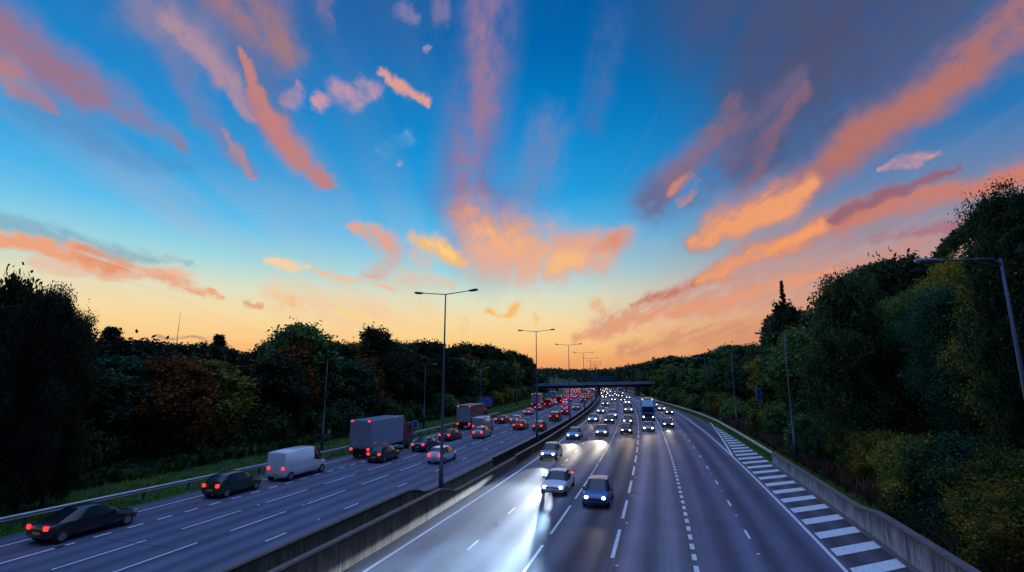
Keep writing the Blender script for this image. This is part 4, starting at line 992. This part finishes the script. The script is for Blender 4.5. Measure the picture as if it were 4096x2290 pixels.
# cloud-sheet coordinates: direction divided by height
zz=math_(nt,'ADD',math_(nt,'MAXIMUM',sp.outputs[2],0.0),.09)
CP=N(nt,'ShaderNodeCombineXYZ'); nt.links.new(math_(nt,'DIVIDE',sp.outputs[0],zz),CP.inputs[0]); nt.links.new(math_(nt,'DIVIDE',sp.outputs[1],zz),CP.inputs[1])
def noise(vec,scale,detail,rough=.55,map_=None,rot=0,dist=0):
    n=N(nt,'ShaderNodeTexNoise'); n.inputs['Scale'].default_value=scale; n.inputs['Detail'].default_value=detail; n.inputs['Roughness'].default_value=rough; n.inputs['Distortion'].default_value=dist
    if map_:
        m=N(nt,'ShaderNodeMapping'); m.inputs['Scale'].default_value=map_; m.inputs['Rotation'].default_value=(0,0,rot); nt.links.new(vec,m.inputs['Vector']); vec=m.outputs[0]
    nt.links.new(vec,n.inputs['Vector']); return n
wob=noise(AE.outputs[0],5.5,5,.6)
wv=N(nt,'ShaderNodeVectorMath',operation='SUBTRACT'); nt.links.new(wob.outputs['Color'],wv.inputs[0]); wv.inputs[1].default_value=(.5,.5,.5)
ws=N(nt,'ShaderNodeVectorMath',operation='SCALE'); nt.links.new(wv.outputs[0],ws.inputs[0]); ws.inputs['Scale'].default_value=.045
wob2=noise(AE.outputs[0],24,5,.6); wv2=N(nt,'ShaderNodeVectorMath',operation='MULTIPLY_ADD'); nt.links.new(wob2.outputs['Color'],wv2.inputs[0]); wv2.inputs[1].default_value=(.045,.045,0); nt.links.new(AE.outputs[0],wv2.inputs[2])
wv3=N(nt,'ShaderNodeVectorMath',operation='ADD'); nt.links.new(wv2.outputs[0],wv3.inputs[0]); wv3.inputs[1].default_value=(-.0225,-.0225,0)
PW=N(nt,'ShaderNodeVectorMath',operation='ADD'); nt.links.new(wv3.outputs[0],PW.inputs[0]); nt.links.new(ws.outputs[0],PW.inputs[1])
PWF=N(nt,'ShaderNodeVectorMath',operation='MULTIPLY'); nt.links.new(PW.outputs[0],PWF.inputs[0]); PWF.inputs[1].default_value=(1,1,0); PWv=PWF.outputs[0]
fib=noise(CP.outputs[0],2.2,8,.66,(2.6,.42,1),math.radians(8),.5)       # combed along the wind
puf=noise(AE.outputs[0],26,7,.62)
tex=math_(nt,'ADD',math_(nt,'MULTIPLY',math_(nt,'SUBTRACT',fib.outputs['Fac'],.5),3.0),math_(nt,'MULTIPLY',math_(nt,'SUBTRACT',puf.outputs['Fac'],.5),1.7))
# clear-sky gradient by elevation
deg=lambda d: d/90.0
def zen(k): return (.66*k,1.02*k,2.15*k,1)      # overhead sky out of view, brightened to light the road and trees
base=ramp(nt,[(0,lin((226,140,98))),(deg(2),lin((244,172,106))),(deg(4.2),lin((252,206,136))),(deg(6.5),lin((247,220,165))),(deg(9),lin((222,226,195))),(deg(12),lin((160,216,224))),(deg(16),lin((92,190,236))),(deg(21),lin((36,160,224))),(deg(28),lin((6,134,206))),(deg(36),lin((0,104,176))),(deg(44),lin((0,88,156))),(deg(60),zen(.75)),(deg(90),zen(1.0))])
nt.links.new(math_(nt,'DIVIDE',el,PI/2,clamp=True),base.inputs[0])
def mixc(fac,a,b):
    m=N(nt,'ShaderNodeMix',data_type='RGBA'); m.clamp_factor=True
    if isinstance(fac,float): m.inputs[0].default_value=fac
    else: nt.links.new(fac,m.inputs[0])
    for i,v in ((6,a),(7,b)):
        if isinstance(v,tuple): m.inputs[i].default_value=v
        else: nt.links.new(v,m.inputs[i])
    return m.outputs[2]
# towards the north-east (right) the glow is duskier and the horizon pinker
rt=N(nt,'ShaderNodeMapRange',interpolation_type='SMOOTHSTEP'); rt.inputs['From Min'].default_value=.02; rt.inputs['From Max'].default_value=.66; nt.links.new(az,rt.inputs['Value'])
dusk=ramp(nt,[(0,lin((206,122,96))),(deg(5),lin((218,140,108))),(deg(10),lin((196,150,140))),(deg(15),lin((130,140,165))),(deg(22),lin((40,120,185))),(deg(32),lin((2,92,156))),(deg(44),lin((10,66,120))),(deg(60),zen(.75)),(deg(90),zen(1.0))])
nt.links.new(math_(nt,'DIVIDE',el,PI/2,clamp=True),dusk.inputs[0])
col=mixc(rt.outputs[0],base.outputs[0],dusk.outputs[0])
# behind the viewer the eastern sky is dark blue
bk=N(nt,'ShaderNodeMapRange',interpolation_type='SMOOTHSTEP'); bk.inputs['From Min'].default_value=.1; bk.inputs['From Max'].default_value=-.6; nt.links.new(sp.outputs[1],bk.inputs['Value'])
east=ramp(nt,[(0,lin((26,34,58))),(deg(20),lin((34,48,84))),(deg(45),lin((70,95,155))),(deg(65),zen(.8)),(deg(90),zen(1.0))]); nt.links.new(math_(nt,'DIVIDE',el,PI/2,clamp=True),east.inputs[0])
col=mixc(bk.outputs[0],col,east.outputs[0])

def dirAE(x,y):
    u=x-1288; v=y-720; ct,st=math.cos(T_),math.sin(T_); X=u; Yv=F_*ct+v*st; Zv=F_*st-v*ct; L=math.sqrt(X*X+Yv*Yv+Zv*Zv)
    return math.atan2(X,Yv), math.asin(Zv/L), L
# node group: one tapered streak
gr=bpy.data.node_groups.new('streak','ShaderNodeTree')
for nme,ty in (('P','NodeSocketVector'),('A','NodeSocketVector'),('BA','NodeSocketVector'),('Inv','NodeSocketFloat'),('W1','NodeSocketFloat'),('DW','NodeSocketFloat')): gr.interface.new_socket(nme,in_out='INPUT',socket_type=ty)
gr.interface.new_socket('M',in_out='OUTPUT',socket_type='NodeSocketFloat')
gi=gr.nodes.new('NodeGroupInput'); go=gr.nodes.new('NodeGroupOutput'); L=gr.links.new
pa=gr.nodes.new('ShaderNodeVectorMath'); pa.operation='SUBTRACT'; L(gi.outputs['P'],pa.inputs[0]); L(gi.outputs['A'],pa.inputs[1])
dt=gr.nodes.new('ShaderNodeVectorMath'); dt.operation='DOT_PRODUCT'; L(pa.outputs[0],dt.inputs[0]); L(gi.outputs['BA'],dt.inputs[1])
h=math_(gr,'MULTIPLY',dt.outputs['Value'],gi.outputs['Inv'],clamp=True)
sc=gr.nodes.new('ShaderNodeVectorMath'); sc.operation='SCALE'; L(gi.outputs['BA'],sc.inputs[0]); L(h,sc.inputs['Scale'])
ds=gr.nodes.new('ShaderNodeVectorMath'); ds.operation='DISTANCE'; L(pa.outputs[0],ds.inputs[0]); L(sc.outputs[0],ds.inputs[1])
ww=math_(gr,'MULTIPLY_ADD',h,gi.outputs['DW'],gi.outputs['W1'])
L(math_(gr,'SUBTRACT',1.0,math_(gr,'DIVIDE',ds.outputs['Value'],ww)),go.inputs['M'])
def cloud(col_in,pts,colour,op,P0,widen=1.75):
    """pts: (x,y,halfwidth) traced at 2576 px wide, turned into directions; each is a soft tapered streak"""
    acc=None; Q=[]
    q=N(nt,'ShaderNodeVectorMath',operation='MULTIPLY_ADD'); nt.links.new(col_in,q.inputs[0]); q.inputs[1].default_value=(1e-6,1e-6,0); nt.links.new(P0,q.inputs[2]); Pn=q.outputs[0]
    for x,y,w in pts:
        a,e,Lr=dirAE(x,y); Q.append((a,e,w*widen/Lr))
    if len(Q)==1: Q=[Q[0],(Q[0][0]+1e-3,Q[0][1],Q[0][2])]
    for (a0,e0,w0),(a1,e1,w1) in zip(Q,Q[1:]):
        n=N(nt,'ShaderNodeGroup'); n.node_tree=gr; nt.links.new(Pn,n.inputs['P']); n.inputs['A'].default_value=(a0,e0,0); n.inputs['BA'].default_value=(a1-a0,e1-e0,0)
        n.inputs['Inv'].default_value=1/max(1e-9,(a1-a0)**2+(e1-e0)**2); n.inputs['W1'].default_value=w0; n.inputs['DW'].default_value=w1-w0
        acc=n.outputs[0] if acc is None else math_(nt,'MAXIMUM',acc,n.outputs[0])
    veil=max(p[2] for p in pts)>150
    long_=len(pts)>2 or max(p[2] for p in pts)>40
    mr=N(nt,'ShaderNodeMapRange',interpolation_type='SMOOTHERSTEP'); mr.inputs['From Min'].default_value=0; mr.inputs['From Max'].default_value=.95 if long_ else .8; nt.links.new(acc,mr.inputs['Value'])
    td=math_(nt,'MULTIPLY_ADD',tex,.4 if veil else .95 if long_ else 1.2,.95 if long_ else .76,clamp=True)       # wisps and gaps
    ed=math_(nt,'MULTIPLY',mr.outputs[0],td)
    # thin edges break up more than the core
    ed=math_(nt,'MULTIPLY',ed,math_(nt,'MULTIPLY_ADD',mr.outputs[0],.35,math_(nt,'MULTIPLY',td,.65)))
    ed=math_(nt,'MULTIPLY',math_(nt,'MULTIPLY',ed,op*1.12),fade,clamp=True)
    lc=lin(colour); g_=sum(lc[:3])/3; return mixc(ed,col_in,tuple(.88*v+.12*g_ for v in lc[:3])+(1,)), Pn
CL=[ # broad veils first
 ([(1900,-60,330),(1950,120,240),(1880,320,120)],(70,82,124),.75),
 ([(2300,-40,260),(2100,160,200),(1960,340,120),(1880,420,50)],(80,80,114),.65),
 ([(1540,60,60),(1480,300,40)],(70,110,175),.5),
 ([(1240,-40,95),(1225,150,85),(1190,330,85),(1175,480,95),(1230,600,110)],(112,112,168),.75),
 ([(1215,20,45),(1215,260,40),(1180,380,40),(1160,520,50)],(165,120,150),.55),
 ([(1380,330,60),(1340,480,60)],(120,130,180),.5),
 ([(660,-20,130),(650,150,110),(690,300,50)],(88,110,165),.6),
 ([(1640,500,60),(1780,420,70),(1930,300,50),(2010,200,30)],(108,98,138),.75),
 ([(1700,440,40),(1850,290,35)],(150,105,120),.55),
 ([(1850,520,25),(1930,380,22),(2020,230,20)],(150,100,120),.5),
 ([(0,560,30),(200,610,22),(480,660,12)],(110,150,180),.5),
 ([(0,70,75),(200,210,62),(360,300,38),(470,370,10)],(156,112,138),.85),
 ([(0,170,40),(90,235,26),(160,290,8)],(190,122,120),.85),
 ([(100,260,60),(300,380,40),(470,420,20)],(70,130,190),.35),
 ([(380,20,80),(500,110,60),(560,190,40)],(140,128,162),.7),
 ([(430,60,30),(520,160,30),(580,220,26),(640,290,10)],(178,140,160),.75),
 ([(570,-10,80),(660,70,75),(720,130,45)],(158,118,130),.85),
 ([(810,0,30),(825,70,18)],(150,120,150),.5),
 ([(610,150,8),(645,240,24),(690,310,38),(760,400,34),(826,466,16)],(196,124,124),.95),
 ([(430,150,30),(510,280,32),(600,390,22),(655,440,8)],(120,124,172),.55),
 ([(560,320,5),(590,375,12),(650,445,7)],(190,132,138),.6),
 ([(735,240,24),(750,205,12)],(190,140,165),.6),
 ([(800,245,20)],(215,150,160),.8),
 ([(845,215,28),(890,240,28),(940,225,26),(910,200,20)],(196,148,168),.85),
 ([(962,175,10),(1005,212,18),(1072,258,12)],(222,152,146),.95),
 ([(1020,25,26),(1045,45,14)],(150,135,175),.5),([(1110,12,30)],(150,125,165),.5),([(1072,122,10)],(180,150,185),.6),([(1008,398,9)],(200,160,175),.7),
 ([(960,380,18),(1030,350,20)],(110,170,215),.5),
 # warm centre
 ([(1210,660,60),(1330,690,50)],(232,182,158),.7),
 ([(1180,560,60),(1270,600,72),(1390,630,70),(1490,640,56),(1560,606,34)],(226,156,128),.92),
 ([(1210,610,50),(1300,640,62),(1420,655,58),(1500,650,44)],(238,176,142),.7),
 ([(1225,585,26),(1300,615,26)],(248,176,116),.85),([(1390,655,30),(1450,655,24)],(250,186,122),.85),
 ([(1500,628,16),(1570,598,24)],(222,138,104),.8),
 ([(1600,600,40),(1640,620,40)],(150,180,205),.3),
 ([(885,573,12),(940,590,26),(982,635,32),(965,680,26),(915,696,16)],(226,164,140),.9),
 ([(905,700,8),(990,728,5)],(240,190,150),.8),
 ([(1050,640,26),(1060,665,20)],(235,180,150),.6),
 ([(1038,604,20),(1085,620,30),(1160,664,16)],(250,186,108),.98),([(1075,612,9),(1140,650,8)],(255,214,120),.7),
 ([(664,658,10),(712,666,15),(770,677,10)],(252,208,158),.98),
 ([(780,684,6),(880,700,7),(985,726,4)],(246,192,146),.85),
 ([(-20,600,20),(120,622,22),(230,645,26),(330,672,24),(450,708,15),(565,739,6)],(242,160,116),.95),
 ([(220,632,16),(330,665,16)],(232,138,96),.7),
 ([(95,660,18),(250,676,12),(400,690,10)],(236,182,155),.6),([(430,685,10),(480,688,10)],(246,180,140),.7),
 ([(690,738,40),(800,770,48),(950,800,40)],(248,196,148),.55),
 ([(1000,700,26),(1050,706,20),(1130,720,14)],(240,186,150),.5),
 ([(615,757,8),(650,770,6)],(236,166,122),.85),([(700,752,11),(738,758,10)],(250,188,118),.85),
 ([(850,780,12),(1000,826,14),(1130,852,10)],(255,218,124),.6),
 ([(1228,782,9),(1262,785,6),(1298,776,14)],(252,190,98),.95),([(1350,790,9),(1351,812,8)],(252,202,106),.8),
 ([(1165,800,10),(1166,830,8)],(250,186,120),.5),([(1500,760,14),(1520,785,14)],(244,170,108),.6),
 ([(400,846,5),(530,853,6)],(176,128,122),.6),
 # right streaks
 ([(1740,612,26),(1850,556,62),(1990,492,56),(2070,440,45),(2170,350,58),(2300,262,62),(2430,160,62),(2620,20,70)],(166,112,120),.9),
 ([(1745,610,22),(1850,562,50),(1985,505,44),(2040,470,24)],(244,156,98),.95),([(2100,400,22),(2200,320,34),(2320,245,36),(2450,140,34)],(186,110,98),.7),
 ([(1690,470,16),(1735,440,14)],(214,134,112),.7),([(1712,500,10),(1752,458,10)],(228,142,98),.85),
 ([(1500,820,26),(1700,770,40),(1900,720,45),(2150,670,45),(2400,620,40)],(206,140,128),.6),
 ([(1580,774,6),(1740,712,20),(1900,645,32),(2080,572,38),(2300,506,36),(2600,430,34)],(206,122,104),.9),
 ([(1760,702,14),(1900,648,22),(2060,580,24)],(250,156,88),.85),
 ([(1440,850,12),(1600,806,16),(1800,762,18),(1960,716,16),(2120,680,10)],(236,152,108),.75),
 ([(2090,560,16),(2250,486,18),(2420,412,8)],(150,98,118),.85),
 ([(2200,610,12),(2350,575,12),(2470,560,14)],(172,108,122),.7),
 ([(2215,432,6),(2285,398,20),(2360,382,9)],(204,146,152),.92),
 ([(1560,880,20),(1720,850,30),(1900,820,36)],(206,132,104),.55),
]
fe=N(nt,'ShaderNodeMapRange',interpolation_type='SMOOTHSTEP'); fe.inputs['From Min'].default_value=.84; fe.inputs['From Max'].default_value=.72; nt.links.new(el,fe.inputs['Value'])
fa=N(nt,'ShaderNodeMapRange',interpolation_type='SMOOTHSTEP'); fa.inputs['From Min'].default_value=1.25; fa.inputs['From Max'].default_value=.95; nt.links.new(math_(nt,'ABSOLUTE',az),fa.inputs['Value'])
fade=math_(nt,'MULTIPLY',fe.outputs[0],fa.outputs[0])
cir=noise(CP.outputs[0],1.1,9,.6,(1.5,.2,1),0,.8)
cf=N(nt,'ShaderNodeMapRange',interpolation_type='SMOOTHSTEP'); cf.inputs['From Min'].default_value=.47; cf.inputs['From Max'].default_value=.72; cf.inputs['To Max'].default_value=.42; nt.links.new(cir.outputs['Fac'],cf.inputs['Value'])
cc=ramp(nt,[(0,lin((250,190,120))),(deg(8),lin((250,200,150))),(deg(14),lin((190,180,195))),(deg(25),lin((100,135,180))),(deg(40),lin((84,104,146))),(1,lin((100,115,160)))]); nt.links.new(math_(nt,'DIVIDE',el,PI/2,clamp=True),cc.inputs[0])
col=mixc(math_(nt,'MULTIPLY',cf.outputs[0],fade),col,cc.outputs[0])
def bgnode(c):
    b=N(nt,'ShaderNodeBackground'); nt.links.new(c,b.inputs['Color']); b.inputs['Strength'].default_value=1.0; return b.outputs[0]
nt.nodes.remove(bg)
cuts=[-9,-.52,-.22,.04,.30,.58,9]; sect=[]
for a0,a1 in zip(cuts,cuts[1:]):      # sectors of azimuth, each with the clouds that reach into it
    c=col; Pn=PWv
    for pts,c_,op in CL:
        lo=min(dirAE(x,y)[0]-w*1.75/dirAE(x,y)[2] for x,y,w in pts)-.06; hi=max(dirAE(x,y)[0]+w*1.75/dirAE(x,y)[2] for x,y,w in pts)+.06
        if lo<a1 and hi>a0: c,Pn=cloud(c,pts,c_,op,Pn)
    sect.append(bgnode(c))
cur=sect[0]
for i_,sh in enumerate(sect[1:],1):
    m=N(nt,'ShaderNodeMixShader'); nt.links.new(math_(nt,'GREATER_THAN',az,cuts[i_]),m.inputs[0]); nt.links.new(cur,m.inputs[1]); nt.links.new(sh,m.inputs[2]); cur=m.outputs[0]
m=N(nt,'ShaderNodeMixShader'); out_of=math_(nt,'MAXIMUM',math_(nt,'GREATER_THAN',el,.84),math_(nt,'GREATER_THAN',math_(nt,'ABSOLUTE',az),1.25))
out_of=math_(nt,'MAXIMUM',out_of,math_(nt,'LESS_THAN',el,-.01))
nt.links.new(out_of,m.inputs[0]); nt.links.new(cur,m.inputs[1]); nt.links.new(bgnode(col),m.inputs[2]); nt.links.new(m.outputs[0],out.inputs[0])
W.cycles.sampling_method='MANUAL'; W.cycles.sample_map_resolution=512

# low, almost spent sunset light
sun=bpy.data.lights.new('Sun','SUN'); sun.energy=.22; sun.angle=math.radians(18); sun.color=(1,.6,.35)
so_=bpy.data.objects.new('Sun',sun); C.objects.link(so_); dv=Vector((-math.sin(math.radians(-12))*1,-math.cos(math.radians(-12)),-math.tan(math.radians(4)))); so_.rotation_euler=dv.to_track_quat('-Z','Y').to_euler()

# ---------------------------------------------------------------- camera
cam=bpy.data.cameras.new('Camera'); cam.sensor_width=36; cam.lens=36*1240/2576; cam.clip_end=9000; cam.clip_start=.1
co=bpy.data.objects.new('Camera',cam); C.objects.link(co); co.location=(0,0,8); co.rotation_euler=(PI/2+T_,0,0); SC.camera=co
SC.view_settings.view_transform='Standard'; SC.view_settings.look='None'; SC.view_settings.exposure=0; SC.view_settings.gamma=1
SC.cycles.use_denoising=True; SC.cycles.max_bounces=6; SC.cycles.diffuse_bounces=2; SC.cycles.glossy_bounces=2; SC.cycles.transmission_bounces=2; SC.cycles.transparent_max_bounces=4
SC.cycles.sample_clamp_indirect=4
